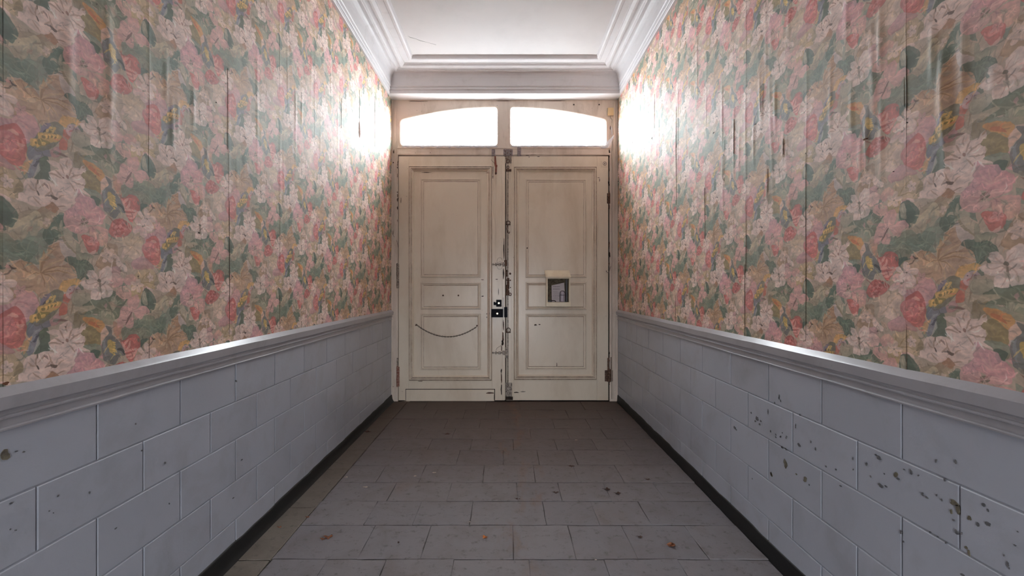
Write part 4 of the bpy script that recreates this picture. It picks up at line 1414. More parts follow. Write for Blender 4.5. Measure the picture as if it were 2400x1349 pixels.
curve_plate('glazing_bead', hole(False, 3.2), [hole(False, .6)], 0.4, 1.5, .35, M['frame'], win)
for lf in (True, False):
    P = hole(lf, 1.5)
    vs = [D3(x, y, -3.4) for x, y in P] + [D3(x, y, -4.2) for x, y in P]
    n = len(P)
    bm = bmesh.new()
    bv = [bm.verts.new(v) for v in vs]
    bm.faces.new(bv[:n]); bm.faces.new(bv[n:])
    for k_ in range(n):
        bm.faces.new((bv[k_], bv[(k_ + 1) % n], bv[n + (k_ + 1) % n], bv[n + k_]))
    keep(bobj('pane', bm, M['glass']), win)
door_box('drip_ledge', 931, 1431, 345.2, 348.4, .4, 2.2, M['frame'], win, .7)
door_box('cover_strip', 931, 1431, 358.8, 362.6, .4, 1.8, M['frame'], win, .6)
# grey painted plates of the old fanlight gear
for (a, b, c, e) in ((1152.5, 1160.5, 350, 366), (1180, 1201.5, 350.5, 366.5), (1212.5, 1221, 346, 366)):
    pl = door_box('iron_plate', a, b, c, e, 1.6, 3.0, M['plate'], win, .5)
    tag(pl, 'chipped grey metal plate')
bm = bmesh.new()
for (x, y) in ((1184, 355), (1197, 355), (1184, 363), (1197, 363), (1190.5, 359)):
    disc_bm(bm, x, y, 2.8, 4.0, 1.4)
tag(keep(bobj('screw', bm, M['rust']), win), kind='stuff')
# torn draught film
def film(name, pts, parent, thick=.12):
    """ribbon of crinkled film: pts = [(px, y_top, y_bottom, d)]"""
    bm = bmesh.new()
    prev = None
    for (x, y0, y1, d) in pts:
        r = [bm.verts.new(D3(x, y0, d + random.uniform(-.5, .5))), bm.verts.new(D3(x, (y0 + y1) / 2, d + 1.0 + random.uniform(-.5, .5))), bm.verts.new(D3(x, y1, d + random.uniform(-.4, .6)))]
        if prev:
            for k_ in range(2):
                bm.faces.new((prev[k_], prev[k_ + 1], r[k_ + 1], r[k_]))
        prev = r
    o = bobj(name, bm, M['film'])
    md = o.modifiers.new('thickness', 'SOLIDIFY')
    md.thickness = thick * S
    return keep(o, parent)
rr = random.Random(2)
f1 = film('plastic_film', [(x, 340.5 + rr.uniform(-1, 1.6), 346 + rr.uniform(-1.5, 2.0), 1.8) for x in range(942, 1170, 7)], win)
f2 = film('plastic_film', [(x, 341.5 + rr.uniform(-1.5, 1), 345.5 + rr.uniform(-1.5, 1.5), 1.8) for x in range(1198, 1412, 7)], win)
f3 = film('plastic_film', [(1408, 344, 348, 2), (1416, 338, 349, 3), (1424, 331, 346.5, 4.5), (1430, 326, 340, 5.5), (1437, 318, 324, 6)], win)
f4 = film('plastic_film', [(1431.2, 298, 318, 3.6), (1434.2, 300, 316, 4.4)], win)
for f in (f1, f2, f3, f4):
    tag(f, 'torn clear draught film')

# ------------------------------------------------------------------ the two leaves
DM = M['door']
PAN = [(0, -3.0), (0.3, -2.1), (1.3, -1.5), (2.5, -1.5), (3.1, -2.4), (4.0, -2.2), (5.4, -2.5), (6.4, -3.0), (7.4, -2.75), (8.2, -2.7)]
BIG = [(0, 0.4), (0.2, 2.2), (1.5, 2.7), (2.1, 1.2), (2.8, 1.0), (3.3, 3.0), (5.4, 3.1), (6.1, 1.2), (7.1, .8), (7.5, 2.0), (9.0, 2.0), (9.8, .2), (11.5, -1.2), (12.0, -3.0)]
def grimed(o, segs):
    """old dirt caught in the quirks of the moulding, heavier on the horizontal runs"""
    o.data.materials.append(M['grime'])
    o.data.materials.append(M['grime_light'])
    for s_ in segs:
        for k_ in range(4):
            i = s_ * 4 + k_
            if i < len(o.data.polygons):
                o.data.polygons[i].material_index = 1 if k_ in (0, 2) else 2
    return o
def leaf(name, label, x0, x1, xm0, xm1, ym0, ym1, xp0, xp1, panels):
    root = empty(name, D3((x0 + x1) / 2, 938, 0))
    tag(root, label, kind='structure')
    door_box('backing', x0, x1, 366, 937, -11, -3, DM, root, .3)
    door_box('stile', x0, xm0 + .4, 366, 937.6, -3.2, .5, DM, root, .45)
    door_box('stile', xm1 - .4, x1, 366, 937.6, -3.2, .5, DM, root, .45)
    door_box('rail', xm0 + .5, xm1 - .5, 366, ym0 + .4, -3.2, .42, DM, root, .35)
    door_box('rail', xm0 + .5, xm1 - .5, ym1 - .4, 937.4, -3.2, .42, DM, root, .35)
    grimed(rings_obj('moulding', xm0, xm1, ym0, ym1, BIG, DM, root, cap=False), (2, 3, 6, 9))
    for (a, b) in panels:
        grimed(rings_obj('panel', xp0, xp1, a, b, PAN, DM, root, cap=True), (0, 3, 7))
    return root
dl = leaf('door_1', 'cream panelled left door leaf, with the black lock and hanging chain', 934.4, 1183, 957.5, 1154, 388.8, 892, 985.5, 1126.5,
          [(418, 650), (661.5, 725), (735, 867)])
dr = leaf('door_2', 'cream panelled right door leaf, with the ivory letter box', 1186.4, 1425.6, 1203.5, 1399.5, 390, 890, 1232, 1375,
          [(419, 650.5), (660.5, 726), (735, 866)])
# meeting stile strip, kick boards
door_box('astragal', 1176.8, 1184.3, 368, 936, .5, 2.4, DM, dl, .8)
door_box('stile_bead', 1161.5, 1163.2, 392, 620, .5, 1.2, DM, dl, .4)
door_box('kick_board', 952, 1158.5, 912, 939, .3, 1.9, DM, dl, .4)
door_box('kick_gap', 950.6, 1160.2, 910.6, 937, .2, .62, M['gap'], dl, 0)
door_box('stile_bead', 1198, 1200.6, 372, 934, .5, 1.5, DM, dr, .5)
door_box('bottom_bead', 1204, 1401, 888.5, 891, .4, 1.6, DM, dr, .4)
door_box('grimy_strip', 1183.4, 1187.4, 368, 937, -9, -2.2, M['gap'], dr, 0)
door_box('rebate', 1188.0, 1188.7, 420, 900, .45, .7, M['gap'], dr, 0)

# paint worn off around the fittings
def worn(parent, x, y, rx, ry, mat, d=.62):
    n = 12
    bm = bmesh.new()
    ph = random.uniform(0, 6)
    A, B = [], []
    for k_ in range(n):
        a = 2 * PI * k_ / n
        r = random.uniform(.6, 1.15) + .1 * math.sin(2 * a + ph)
        A.append(bm.verts.new(D3(x + rx * r * math.cos(a), y + ry * r * math.sin(a), d)))
        B.append(bm.verts.new(D3(x + rx * r * math.cos(a), y + ry * r * math.sin(a), d - .5)))
    bm.faces.new(A)
    for k_ in range(n):
        j = (k_ + 1) % n
        bm.faces.new((A[k_], A[j], B[j], B[k_]))
    keep(bobj('paint_chip', bm, mat), parent)
for (x, y, a, b) in ((1181, 585, 1.5, 26), (1180, 640, 1.8, 14), (1179, 790, 2.2, 12), (1178, 802, 3, 7), (1175.5, 815, 1.2, 8), (1175, 868, 1.6, 6), (1175, 885, 1.8, 14), (1175, 912, 1.4, 18), (1180, 760, 1.6, 14),
                     (1164, 654, 3.2, 1.1), (1131, 655, 3.4, .9), (1150.5, 654, .9, .8), (1131.5, 694, 3.2, 1.2), (1148, 694, 1.2, 1.2), (1168.3, 682, .7, 9), (1141, 735, 1.2, 2), (1141, 743, 1, 1.6), (1147.5, 734, 1.6, 3),
                     (1147, 761, .8, .8), (1139, 912.5, 20, 1.2), (1148, 920, 9, 2.4), (986, 892.6, 6, 1), (1145, 884, 2, 1.4), (1158.5, 928, .8, 9), (1000, 404, 12, .6), (1146, 405, 6, .9), (940, 470, .6, 8)):
    worn(dl, x, y, a, b, M['gap'] if random.random() < .65 else M['rust'], 2.75 if 1176.5 < x < 1184 else (2.0 if y > 911 and y < 940 and x < 1160 and x > 1125 and y > 915 else 1.0))
for (x, y, a, b) in ((1204, 603, .9, 1.6), (1205, 665, .8, 1.4), (1204, 718, .8, 3), (1204, 475, .8, 1.6), (1235.5, 581, 2.0, 1.6), (1255, 761, 3.6, 1.8), (1264, 760, 3, 1.4), (1305, 854, 1, 4.5), (1210, 919, 6, 1.4), (1226, 917, 7, .6), (1196, 375, .9, .9),
                     (1405, 422, .8, 4), (1403, 416, 3, .6), (1252, 362, 10, 1), (1236, 364, 4, .8), (1262, 367, 3, .6), (1240, 368, 1, 1), (1210, 362, 6, .8), (1280, 888.5, 16, .7), (1350, 886, 20, .5)):
    worn(dr, x, y, a, b, M['gap'] if random.random() < .7 else M['rust'], 1.0)
for k_ in range(22):       # rust eaten paint in the gap beside the right leaf
    y = random.choice([random.uniform(366, 470), random.uniform(366, 470), random.uniform(470, 620), random.uniform(820, 900)])
    worn(frame, 1427 + random.uniform(-.8, 1.6), y, random.uniform(.8, 1.9), random.uniform(2, 7), M['rust'] if k_ % 3 else M['gap'], 1.6)
for k_ in range(12):
    worn(frame, 932.4 + random.uniform(-.8, .6), random.uniform(370, 560), random.uniform(.6, 1.3), random.uniform(2, 6), M['rust'] if k_ % 3 else M['gap'], 1.6)
for (x, y, a, b) in ((1344.6, 245.5, 2.4, 1.8), (1404, 245.5, 2, 1.8), (1158, 234, 1.2, 1), (1165, 249, 1.2, 2), (974, 359, 1.2, 1), (1009, 358, 1, 1), (921, 381, 3, 1.6), (923, 356, 1.6, 5), (918, 530, .8, 12), (922, 545, .6, 7), (917, 866, 1, 8),
                     (919, 905, 6, .6), (1430, 300, 1, 6), (1431, 260, 1, 8), (1428, 356, 2, 6), (1434, 330, 1.2, 5), (1300, 236.5, 30, .6), (980, 237.4, 26, .7), (1180, 236.6, 18, .6)):
    worn(frame if (x < 932 or x > 1426) else win, x, y, a, b, M['gap'] if random.random() < .5 else M['rust'], 1.45)

# ---- espagnolette bolt rod on the right leaf
def rod(parent, x, y0, y1, r, d, mat, name):
    bm = bmesh.new()
    tube_bm(bm, [D3(x, y, d) for y in np.linspace(y0, y1, 9)], r * S, 8)
    return keep(bobj(name, bm, mat, smooth=True), parent)
rod(dr, 1190.6, 368, 905, .95, 2.0, M['ironpaint'], 'bolt_rod')
def keeper(parent, x, y, rx, ry, name='rod_guide', mat=None):
    bm = bmesh.new()
    tube_bm(bm, ring_pts(x, y, 3.4, rx, ry, 14, .6), .95 * S, 6, closed=True)
    dbox(bm, x - rx * 1.2, x + rx * 1.2, y + ry * .7, y + ry * 1.25, .5, 3.2, .4)
    return keep(bobj(name, bm, mat or M['rust']), parent)
door_box('strike_plate', 1182.5, 1199, 366.8, 383, .6, 1.9, M['ironpaint'], dr, .5)
door_box('strike_plate', 1184, 1198.5, 396.5, 402, .6, 3.0, M['rust'], dr, .6)
bm = bmesh.new()
tube_bm(bm, ring_pts(1190.5, 378, 2.8, 3.6, 4.4, 12), .9 * S, 6, closed=True)
tube_bm(bm, ring_pts(1190.5, 392.5, 2.8, 2.6, 3.2, 12), .8 * S, 6, closed=True)
keep(bobj('ring_catch', bm, M['rust']), dr)
keeper(dr, 1191, 522, 4.4, 4.2)
bm = bmesh.new()
tube_bm(bm, [D3(1189, 528, 3), D3(1188, 536, 4), D3(1189.5, 545, 4), D3(1193.5, 547, 3.4), D3(1194.5, 543, 3)], 1.0 * S, 6)
keep(bobj('hook', bm, M['rust']), dr)
# rusty bolt mechanism by the lock rail
for (x, y, a, b, d) in ((1185, 616, 3.6, 7, 2.8), (1187, 640, 2.4, 8, 2.6), (1191, 664, 2.8, 13, 3.2), (1189.5, 676, 3.0, 9, 3.4), (1190, 686, 3.8, 6, 3.0)):
    bm = bmesh.new()
    dbox(bm, x - a, x + a, y - b, y + b, .6, d, .8)
    disc_bm(bm, x, y - b * .5, d - .3, d + .8, 1.3)
    disc_bm(bm, x, y + b * .5, d - .3, d + .8, 1.3)
    keep(bobj('bolt_bracket', bm, M['rust']), dr)
for (x, y, r) in ((1195.5, 641, 2.6), (1196, 656.5, 1.8), (1187.5, 656, 1.6), (1196.3, 673.5, 1.4), (1187, 673, 1.8), (1187.5, 689.5, 2.4)):
    bm = bmesh.new()
    disc_bm(bm, x, y, .5, 2.2, r)
    keep(bobj('bolt_head', bm, M['rust']), dr)
keeper(dr, 1195.5, 689, 2.4, 3.0)
keeper(dr, 1191.4, 773, 4.6, 5.2)
for (x, y, a, b) in ((1187.5, 821, 3, 8), (1187.5, 833, 3.2, 5)):
    door_box('bolt_bracket', x - a, x + a, y - b, y + b, .6, 3.0, M['ironpaint'], dr, .8)
bm = bmesh.new()
dbox(bm, 1185, 1200.5, 896, 928, .6, 2.4, .7)
disc_bm(bm, 1193, 905, 2.2, 4.0, 2.4)
disc_bm(bm, 1193, 922.5, 2.2, 3.6, 2.0)
keep(bobj('bottom_bolt_plate', bm, M['ironpaint']), dr)
door_box('bottom_bolt_socket', 1184, 1202, 928.5, 936.5, .4, 2.2, M['gap'], dr, .5)

# ---- slide bolts on the left leaf
for (yc, rr_) in ((619.5, 7.5), (826.0, 0)):
    bm = bmesh.new()
    tube_bm(bm, [D3(1154.5, yc, 3.0), D3(1167, yc, 3.0), D3(1183, yc, 3.0)], 1.15 * S, 8)
    disc_bm(bm, 1155.5, yc, 2.0, 4.6, 2.2)
    dbox(bm, 1161, 1164, yc - 3.6, yc + 3.6, .5, 4.4, .6)
    dbox(bm, 1168, 1174, yc - 3.2, yc + 3.2, .5, 4.4, .6)
    dbox(bm, 1178, 1183.5, yc - 5, yc + 5, 2.0, 4.6, .6)
    keep(bobj('slide_bolt', bm, M['ironpaint']), dl)
    bm = bmesh.new()
    if rr_:
        tube_bm(bm, ring_pts(1171.2, 611.8, .9, 6.3, 8.2, 20), .28 * S, 5, closed=True)
        tube_bm(bm, ring_pts(1171.2, 622, .9, 6.6, 8.8, 20), .22 * S, 5, closed=True)
    else:
        tube_bm(bm, [D3(1162.5, 820, .9), D3(1165, 815, .9), D3(1170, 811.5, .9), D3(1174.5, 809, .9)], .35 * S, 5)
    keep(bobj('plate_outline', bm, M['gap']), dl)

# ---- rim lock, dead bolt and white strip
lk = door_box('rim_lock', 1151.8, 1179, 723.5, 742.8, .5, 6.5, M['lock'], dl, .6)
tag(lk, 'black rim lock')
bm = bmesh.new(); disc_bm(bm, 1165.6, 734, 6.3, 7.6, 2.6)
keyh = bobj('lock_cylinder', bm, M['brass'])
keep(keyh, dl); keyh.parent = lk; keyh.matrix_parent_inverse = lk.matrix_basis.inverted() @ Matrix.Identity(4)
keyh.matrix_parent_inverse = Matrix.Translation(-Vector(dl.location)).inverted() @ Matrix.Translation(-Vector(dl.location))
lb = door_box('lock_keeper', 1181.8, 1189, 719, 742.8, .6, 7.0, M['lock'], dr, .6)
tag(lb, 'black lock keeper')
db = door_box('deadbolt', 1163, 1175.4, 702, 718.2, .5, 4.6, M['lock'], dl, .8)
tag(db, 'small black deadbolt')
bm = bmesh.new()
disc_bm(bm, 1169.2, 709.8, 4.4, 5.8, 2.6)
keep(bobj('deadbolt_cylinder', bm, M['brass']), dl)
bm = bmesh.new()
dbox(bm, 1157, 1164, 708.2, 714.5, .6, 3.6, .8)
disc_bm(bm, 1158.8, 708.6, 1.0, 4.2, 2.0)
keep(bobj('deadbolt_knob', bm, M['lock']), dl)
door_box('guard_strip', 1178.6, 1180.9, 696.2, 743.4, 2.2, 4.6, M['whitestrip'], dl, .3)
# nail heads on the middle panel
for x in (1038.3, 1074.2):
    bm = bmesh.new(); disc_bm(bm, x, 692, -2.4, .4, 1.9)
    keep(bobj('screw_head', bm, M['rust']), dl)
# red strap under the fanlight plate
sp = bmesh.new()
pts = [(1159.0, 366, 2.6), (1162.2, 366, 2.4), (1163.6, 386, 2.6), (1166, 388.5, 2.6), (1164.6, 392, 2.4), (1164.2, 404, 1.6), (1163.6, 409, 1.6), (1160.0, 409, 1.6), (1160.6, 392, 1.8), (1158.6, 384, 2.4)]
A = [sp.verts.new(D3(x, y, d)) for x, y, d in pts]
B = [sp.verts.new(D3(x, y, .4)) for x, y, d in pts]
sp.faces.new(A)
for k_ in range(len(A)):
    j = (k_ + 1) % len(A)
    sp.faces.new((A[k_], A[j], B[j], B[k_]))
tag(keep(bobj('handle_strap', sp, M['redrust2']), dl), 'red brown rusty strap')
bm = bmesh.new(); disc_bm(bm, 1162.2, 406.5, 1.4, 3.6, 2.4)
keep(bobj('strap_bolt', bm, M['rust']), dl)
bm = bmesh.new(); tube_bm(bm, [D3(1151, 374, .9), D3(1155, 379, 1.4), D3(1160, 384, 2.0)], .35 * S, 5)
keep(bobj('wire', bm, M['gap']), dl)
door_box('worn_edge', 1153.6, 1156.2, 390, 418, .5, .9, M['ironpaint'], dl, .2)
# right corner latch plate
bm = bmesh.new()
dbox(bm, 1409, 1424, 377, 391.5, .5, 1.3, .4)
keep(bobj('corner_plate', bm, DM), dr)
bm = bmesh.new()
tube_bm(bm, ring_pts(1417, 383.5, 1.9, 4.0, 4.0, 12), .55 * S, 5, closed=True)
disc_bm(bm, 1417, 383.5, 1.2, 2.4, 1.4)
keep(bobj('plate_ring', bm, M['plate']), dr)

# ---- hinges
def hinge(parent, x, y0, y1, mat, r, label=None, knots=4):
    bm = bmesh.new()
    n = knots
    for k_ in range(n):
        a, b = y0 + (y1 - y0) * k_ / n, y0 + (y1 - y0) * (k_ + 1) / n
        tube_bm(bm, [D3(x, a + .7, 2.4), D3(x, b - .7, 2.4)], r * S, 10)
    disc_bm(bm, x, y0, 2, 4.2, r * .8)
    dbox(bm, x - r * 2.2, x + r * 2.0, y0 + 1, y1 - 1, .5, 1.4, .3)
    o = keep(bobj('hinge', bm, mat), parent)
    if label: tag(o, label)
hinge(dl, 931.6, 618, 676, M['ironpaint'], 2.0)
hinge(dl, 932.0, 858, 906, M['redrust'], 2.3, 'hinge with red rusted knuckles')
door_box('hinge_wing', 930.4, 933.8, 838, 858, .6, 2.4, M['ironpaint'], dl, .5)
hinge(dr, 1427.0, 866, 894, M['rust'], 4.4, 'swollen dark rusted hinge', 3)
door_box('hinge_wing', 1423.2, 1427, 838, 868, .6, 2.8, M['rust'], dr, .6)
door_box('hinge_wing', 1431.0, 1433.4, 836, 868, 1.0, 2.2, M['rust'], frame, .4)
hinge(dr, 1426.4, 452, 478, M['rust'], 1.8, None, 3)
bm = bmesh.new()
tube_bm(bm, [D3(1431, 624, 3), D3(1429, 630, 4), D3(1426, 637, 4.2), D3(1422, 639, 3), D3(1420.6, 634, 2)], .9 * S, 6)
keep(bobj('hook_and_eye', bm, M['ironpaint']), dr)

# ------------------------------------------------------------------ junction box and cable on the right jamb
jb = door_box('junction_box', 1423.4, 1437, 254.4, 271.6, 1.4, 6.4, M['switch'], frame, .8)
jb.parent = None
jb.matrix_parent_inverse = Matrix.Identity(4)
tag(jb, 'small yellowed square junction box high on the right door jamb', 'junction box')
bm = bmesh.new()
pts = [(1432, 270), (1430, 276), (1434.5, 281), (1433, 292), (1434.6, 310), (1434.2, 340), (1432.8, 356), (1433.6, 380), (1433.6, 440), (1433.2, 560), (1433.6, 600), (1433.2, 660), (1433.4, 820), (1433.2, 934)]
tube_bm(bm, [D3(x, y, 2.4) for x, y in pts], .9 * S, 7)
cb = bobj('cable', bm, M['cable'], smooth=True)
tag(cb, 'thin painted cable running down the right door jamb from the junction box', 'cable')
bm = bmesh.new()
tube_bm(bm, [D3(919.5, 541, 3.6), D3(920.5, 548, 3.4), D3(925, 556, 2.2), D3(931, 566, 1.8), D3(933.6, 580, 1.6)], .35 * S, 5)
wr = bobj('loose_wire', bm, M['gap'])
tag(wr, 'thin dark loose wire curling on the left door jamb at mid height', 'wire')

# ------------------------------------------------------------------ chain hanging across the left leaf
ch = empty('chain', D3(975.5, 761.5, 3))
tag(ch, 'thin dull metal chain hanging in a curve across the lower left door panel', 'chain')
ends = [(975.5, 761.5), (1118, 762.5)]
def chain_pt(t):
    x = 975.5 + 142.5 * t
    y = 761.5 + t * 1 + 26.5 * (1 - (2 * t - 1.04) ** 2) / (1 - .0)
    if t < .05: y = 761.5 + (y - 761.5) * 1
    return x, y
NL = 46
P = [chain_pt(t) for t in np.linspace(0, 1, 400)]
L = [0]
for a, b in zip(P[:-1], P[1:]):
    L.append(L[-1] + math.hypot(b[0] - a[0], b[1] - a[1]))
link_me = []
for flat in (0, 1):
    bm = bmesh.new()
    pts = []
    for k_ in range(10):
        a = 2 * PI * k_ / 10
        u_, v_ = 2.3 * math.cos(a), 1.25 * math.sin(a)
        pts.append((u_ * S, (v_ if flat else 0) * S, (0 if flat else v_) * S))
    tube_bm(bm, pts, .48 * S, 5, closed=True)
    bmesh.ops.recalc_face_normals(bm, faces=bm.faces[:])
    me = bpy.data.meshes.new('chain_link')
    bm.to_mesh(me); bm.free()
    me.materials.append(M['chain'])
    link_me.append(me)
for i in range(NL):
    s_ = L[-1] * (i + .5) / NL
    k_ = min(range(400), key=lambda q: abs(L[q] - s_))
    x, y = P[k_]
    x2, y2 = P[min(399, k_ + 3)]
    x1, y1 = P[max(0, k_ - 3)]
    o = bpy.data.objects.new('link', link_me[i % 2])
    link(o, ch)
    o.location = Vector(D3(x, y, 3.6)) - Vector(ch.location)
    o.rotation_euler = (0, math.atan2(y2 - y1, x2 - x1), 0)
for (x, y) in ends:
    bm = bmesh.new()
    disc_bm(bm, x, y, -.6, 4.6, 1.6)
    keep(bobj('staple', bm, M['rust']), ch)

# ------------------------------------------------------------------ letter box and what is in it
lbx = empty('letter_box', D3(1306.5, 717, 3))
tag(lbx, 'ivory metal letter box with an open front on the right door', 'letter box')
BX = M['box']
door_box('side', 1279.2, 1282.4, 646, 716, .6, 15, BX, lbx, .4)
door_box('side', 1331.6, 1335.0, 646, 716, .6, 15, BX, lbx, .4)
door_box('back', 1280, 1334, 648, 712, .4, 1.6, M['boxin'], lbx, .2)
door_box('front_lip', 1278.6, 1335.6, 707.2, 717.4, .6, 15.6, BX, lbx, .6)
door_box('front_top', 1280.6, 1333.6, 647, 653, 13, 15.2, BX, lbx, .3)
bm = bmesh.new()        # sloping hood
hp = [(1275.5, 632.6, 3.0), (1333.6, 632.6, 3.0), (1336, 648.4, 19), (1277.6, 648.4, 19)]
vs = [bm.verts.new(D3(*p)) for p in hp] + [bm.verts.new(D3(p[0], p[1] + 2.0, p[2])) for p in hp]
for f in ((0, 1, 2, 3), (7, 6, 5, 4), (0, 4, 5, 1), (1, 5, 6, 2), (2, 6, 7, 3), (3, 7, 4, 0)):
    bm.faces.new([vs[i] for i in f])
bmesh.ops.bevel(bm, geom=bm.edges[:], offset=.5 * S, segments=2, affect='EDGES')
keep(bobj('hood', bm, BX), lbx)
for (x, y, r, rx) in ((1286.8, 692, 2.2, 2.2), (1283.6, 681, 1.2, 1.0)):
    bm = bmesh.new(); disc_bm(bm, x, y, 1.2, 2.4, r, rx=rx)
    keep(bobj('rivet', bm, M['rust']), lbx)

nt = empty('notice', D3(1304, 706, 3))
tag(nt, 'white printed paper slip standing inside the open letter box', 'paper')
bm = bmesh.new()
q = [(1292.4, 668.5, 3.0), (1322, 662.0, 2.6), (1324.5, 706.8, 5.2), (1292.8, 706.8, 5.0)]
vs = [bm.verts.new(D3(*p)) for p in q] + [bm.verts.new(D3(p[0], p[1], p[2] - .3)) for p in q]
for f in ((0, 1, 2, 3), (7, 6, 5, 4), (0, 4, 5, 1), (1, 5, 6, 2), (2, 6, 7, 3), (3, 7, 4, 0)):
    bm.faces.new([vs[i] for i in f])
keep(bobj('sheet', bm, M['paper']), nt)
bm = bmesh.new()
for (x0, x1, y, t) in ((1295.5, 1312, 671.5, 1.0), (1295.5, 1312, 677, 1.2), (1295.5, 1306, 683, .5), (1296, 1311, 686, .5), (1296, 1309, 689, .5), (1295.5, 1311, 693, .9), (1296, 1308, 697, .5), (1296, 1309, 700, .5)):
    x = x0
    while x < x1:
        w = random.uniform(1.5, 4)
        dbox(bm, x, min(x + w, x1), y - t / 2, y + t / 2, 4.9 - (700 - y) * .05, 5.25 - (700 - y) * .05, 0)
        x += w + .7
tag(keep(bobj('print', bm, M['ink']), nt), kind='stuff')

bt = empty('plastic_bottle', D3(1317, 706.5, 9))
tag(bt, 'cloudy plastic bottle with a dark outline inside the letter box', 'bottle')
bm = bmesh.new()
prof = [(0, 706.6), (4.6, 706.4), (5.0, 704), (5.0, 686), (4.2, 683.6), (2.4, 682)]
prev = None
for (r, y) in prof:
    rg = [bm.verts.new(Vector(D3(1317, y, 9)) + Vector((r * S * math.cos(2 * PI * k_ / 16), r * .8 * S * math.sin(2 * PI * k_ / 16), 0))) for k_ in range(16)]
    if prev:
        for k_ in range(16):
            bm.faces.new((prev[k_], prev[(k_ + 1) % 16], rg[(k_ + 1) % 16], rg[k_]))
    prev = rg
bmesh.ops.remove_doubles(bm, verts=bm.verts[:], dist=1e-6)
keep(bobj('body', bm, M['bottle'], smooth=True), bt)
bm = bmesh.new()
tube_bm(bm, [D3(1311.6, 706, 9), D3(1311.4, 690, 9), D3(1312.4, 683.5, 9), D3(1315.5, 681.4, 9), D3(1320, 681.6, 9), D3(1323, 685, 9), D3(1323.6, 692, 9), D3(1323.8, 706, 9)], .9 * S, 7)
keep(bobj('dark_frame', bm, M['darkplastic']), bt)
bm = bmesh.new()
tube_bm(bm, [D3(1312.4, 690.6, 13), D3(1317, 691, 13.4), D3(1322.8, 690.6, 13)], .55 * S, 6)
keep(bobj('band', bm, M['darkplastic']), bt)
bm = bmesh.new()
dbox(bm, 1325, 1329.4, 655, 706.6, 2.0, 4.6, .6)
pn = bobj('dark_ruler', bm, M['darkplastic'])
tag(pn, 'narrow dark strip standing upright at the right inside the letter box', 'strip')
bm = bmesh.new()
tube_bm(bm, [D3(1282.6, 705.4, 9), D3(1290, 704.2, 9), D3(1298, 703.6, 9), D3(1302, 706, 9)], 1.1 * S, 7)
dbox(bm, 1282.6, 1291, 703, 706.8, 7, 11, .6)
kk = bobj('dark_trinket', bm, M['darkplastic'])
tag(kk, 'small dark object lying at the bottom left of the letter box', 'trinket')

# ------------------------------------------------------------------ leaves, crumbs and one painted light spot on the floor
def floor_at(px, py):
    z = -FLOOR * F / (py - VY)
    return ((px - VX) * z / F, z)
def dry_leaf(px, py, size, mat, name, label, cat, curl=.5, seed=0, lobes=5, lift=.0):
    x, z = floor_at(px, py)
    R = random.Random(seed)
    r = size / 2 * z / F
    bm = bmesh.new()
    n = 16
    c = bm.verts.new(W3(0, 0, .5 + curl * .3))
    rings_ = []
    for q_ in (.5, 1.0):
        rg = []
        for k_ in range(n):
            a = 2 * PI * k_ / n
            rr_ = r * q_ * (.74 + .26 * math.cos(lobes * a + seed) + R.uniform(-.1, .1))
            h = .25 + curl * r * (q_ ** 2) * (.45 + .45 * math.sin(2 * a + seed)) + R.uniform(0, .15)
            rg.append(bm.verts.new(W3(rr_ * math.cos(a) * 1.15, rr_ * math.sin(a) * .85, h)))
        rings_.append(rg)
    for k_ in range(n):
        j = (k_ + 1) % n
        bm.faces.new((c, rings_[0][k_], rings_[0][j]))
        bm.faces.new((rings_[0][k_], rings_[1][k_], rings_[1][j], rings_[0][j]))
    if cat == 'leaf':
        pass
    zmin = min(v.co.z for v in bm.verts)
    for v in bm.verts:
        v.co.z -= zmin
    o = bobj(name, bm, mat, smooth=False)
    md = o.modifiers.new('thickness', 'SOLIDIFY')
    md.thickness = .0012
    md.offset = 1
    o.location = (x * S, z * S, .0012 + lift * S)
    if cat == 'leaf':
        sb = bmesh.new()
        tube_bm(sb, [(-r * S * .5, 0, .003), (-r * S * 1.1, r * S * .12, .005), (-r * S * 1.5, r * S * .3, .003)], .0009, 5)
        bobj('stalk', sb, mat, o)
    return tag(o, label, cat)
dry_leaf(770, 1259, 20, M['leaf'], 'dry_leaf', 'curled brown dry leaf on the tiles near the left skirting, foreground', 'leaf', .6, 1)
dry_leaf(757, 1263, 11, M['leaf'], 'dry_leaf', 'small brown leaf scrap touching the left side of the curled leaf, left foreground', 'leaf', .5, 2)
dry_leaf(1137, 1259, 13, M['leafo'], 'dry_leaf', 'small bright orange leaf in the middle of the foreground tiles', 'leaf', .6, 3, 4)
dry_leaf(1575, 1279, 20, M['leaf'], 'dry_leaf', 'crumpled red-brown leaf at the right of the foreground tiles', 'leaf', .7, 4, 3)
dry_leaf(1423, 1147, 15, M['leafd'], 'dry_leaf', 'dark brown leaf, left one of the close pair right of centre', 'leaf', .4, 5)
dry_leaf(1448, 1156, 13, M['leafd'], 'dry_leaf', 'dark brown leaf, right one of the close pair right of centre', 'leaf', .4, 6)
dry_leaf(1500, 1258, 11, M['leafd'], 'dry_leaf', 'small black leaf scrap left of the crumpled red-brown leaf', 'leaf', .3, 7)
dry_leaf(1303, 1154, 13, M['leafd'], 'dry_leaf', 'small dark leaf at the end of a joint just right of centre', 'leaf', .4, 8)
dry_leaf(1214, 1169, 11, M['leafd'], 'dry_leaf', 'tiny dark leaf on the long tile joint at the centre', 'leaf', .3, 9)
dry_leaf(863, 1012, 14, M['leafd'], 'dry_leaf', 'dark leaf near the far end of the left skirting', 'leaf', .3, 10)
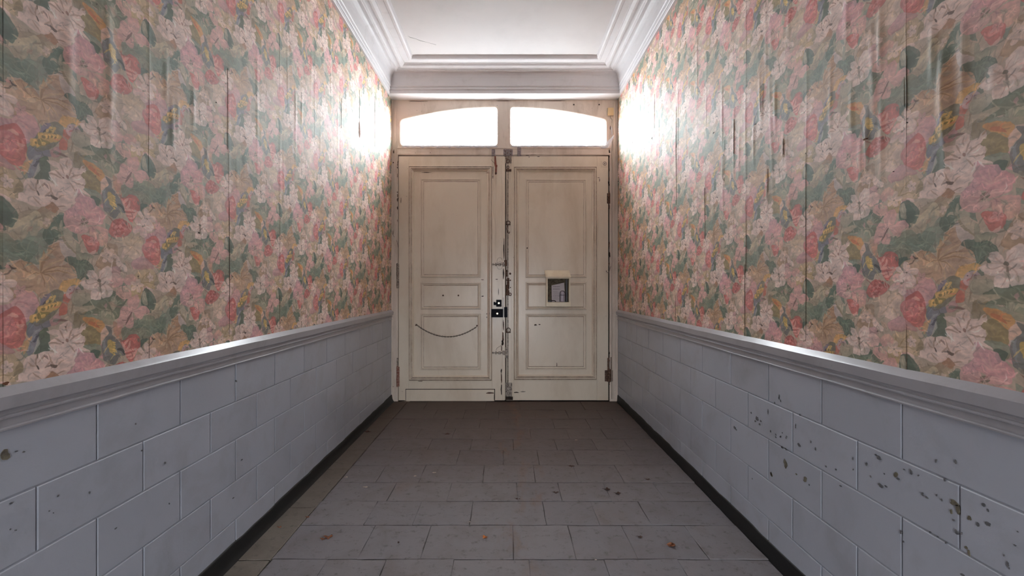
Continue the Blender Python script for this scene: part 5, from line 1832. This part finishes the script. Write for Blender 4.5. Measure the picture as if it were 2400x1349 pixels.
dry_leaf(1048, 1017, 16, M['leafd'], 'dry_leaf', 'dark leaf on the far dirty tiles in front of the left door', 'leaf', .15, 11)
dry_leaf(721, 1212, 8, M['leaf'], 'dry_leaf', 'tiny brown leaf at the start of a joint by the left edging', 'leaf', .4, 12)
dry_leaf(655, 1235, 9, M['leaf'], 'dry_leaf', 'tiny brown leaf on the cement edging along the left skirting', 'leaf', .4, 13)
dry_leaf(1518, 1123, 11, M['leafd'], 'dry_leaf', 'thin dark leaf on a tile joint towards the right skirting', 'leaf', .2, 14)
dry_leaf(1340, 1092, 14, M['leafd'], 'dry_leaf', 'dull brown leaf flattened on the dirty tiles beyond the dark pair', 'leaf', .15, 15)
dry_leaf(973, 1116, 9, M['flake'], 'flake_or_light_spot', 'pale plaster flake on a tile joint left of centre', 'flake', .3, 16, 2)
dry_leaf(1018, 1108, 9, M['flake'], 'flake_or_light_spot', 'pale plaster flake, furthest right of those left of centre', 'flake', .3, 17, 3)
dry_leaf(811, 1118, 8, M['flake'], 'flake_or_light_spot', 'pale plaster flake beside the left edging joint', 'flake', .3, 18, 2)
dry_leaf(856, 1141, 10, M['flake'], 'flake_or_light_spot', 'long pale plaster flake nearer than the others at left', 'flake', .2, 19, 2)
dry_leaf(1396, 1312, 6, M['flake'], 'flake_or_light_spot', 'small white flake on the nearest long joint, right of centre', 'flake', .4, 20, 3)
dry_leaf(1101, 1223, 5, M['flake'], 'flake_or_light_spot', 'tiny white flake at a tile corner left of the orange leaf', 'flake', .4, 21, 3)
dry_leaf(934, 1271, 6, M['leafd'], 'crumb', 'single black crumb between the curled leaf and the orange leaf', 'crumb', .5, 22, 2)
dry_leaf(1351, 1031, 7, M['flake'], 'flake_or_light_spot', 'tiny white flake on the far tiles before the right door', 'flake', .3, 23, 3)
dry_leaf(950, 940.5, 22, M['flake'], 'flake_or_light_spot', 'pale patch standing in for daylight leaking under the bottom left corner of the left door', 'flake', .15, 24, 2)  # pale shape put in for the daylight leaking under the door
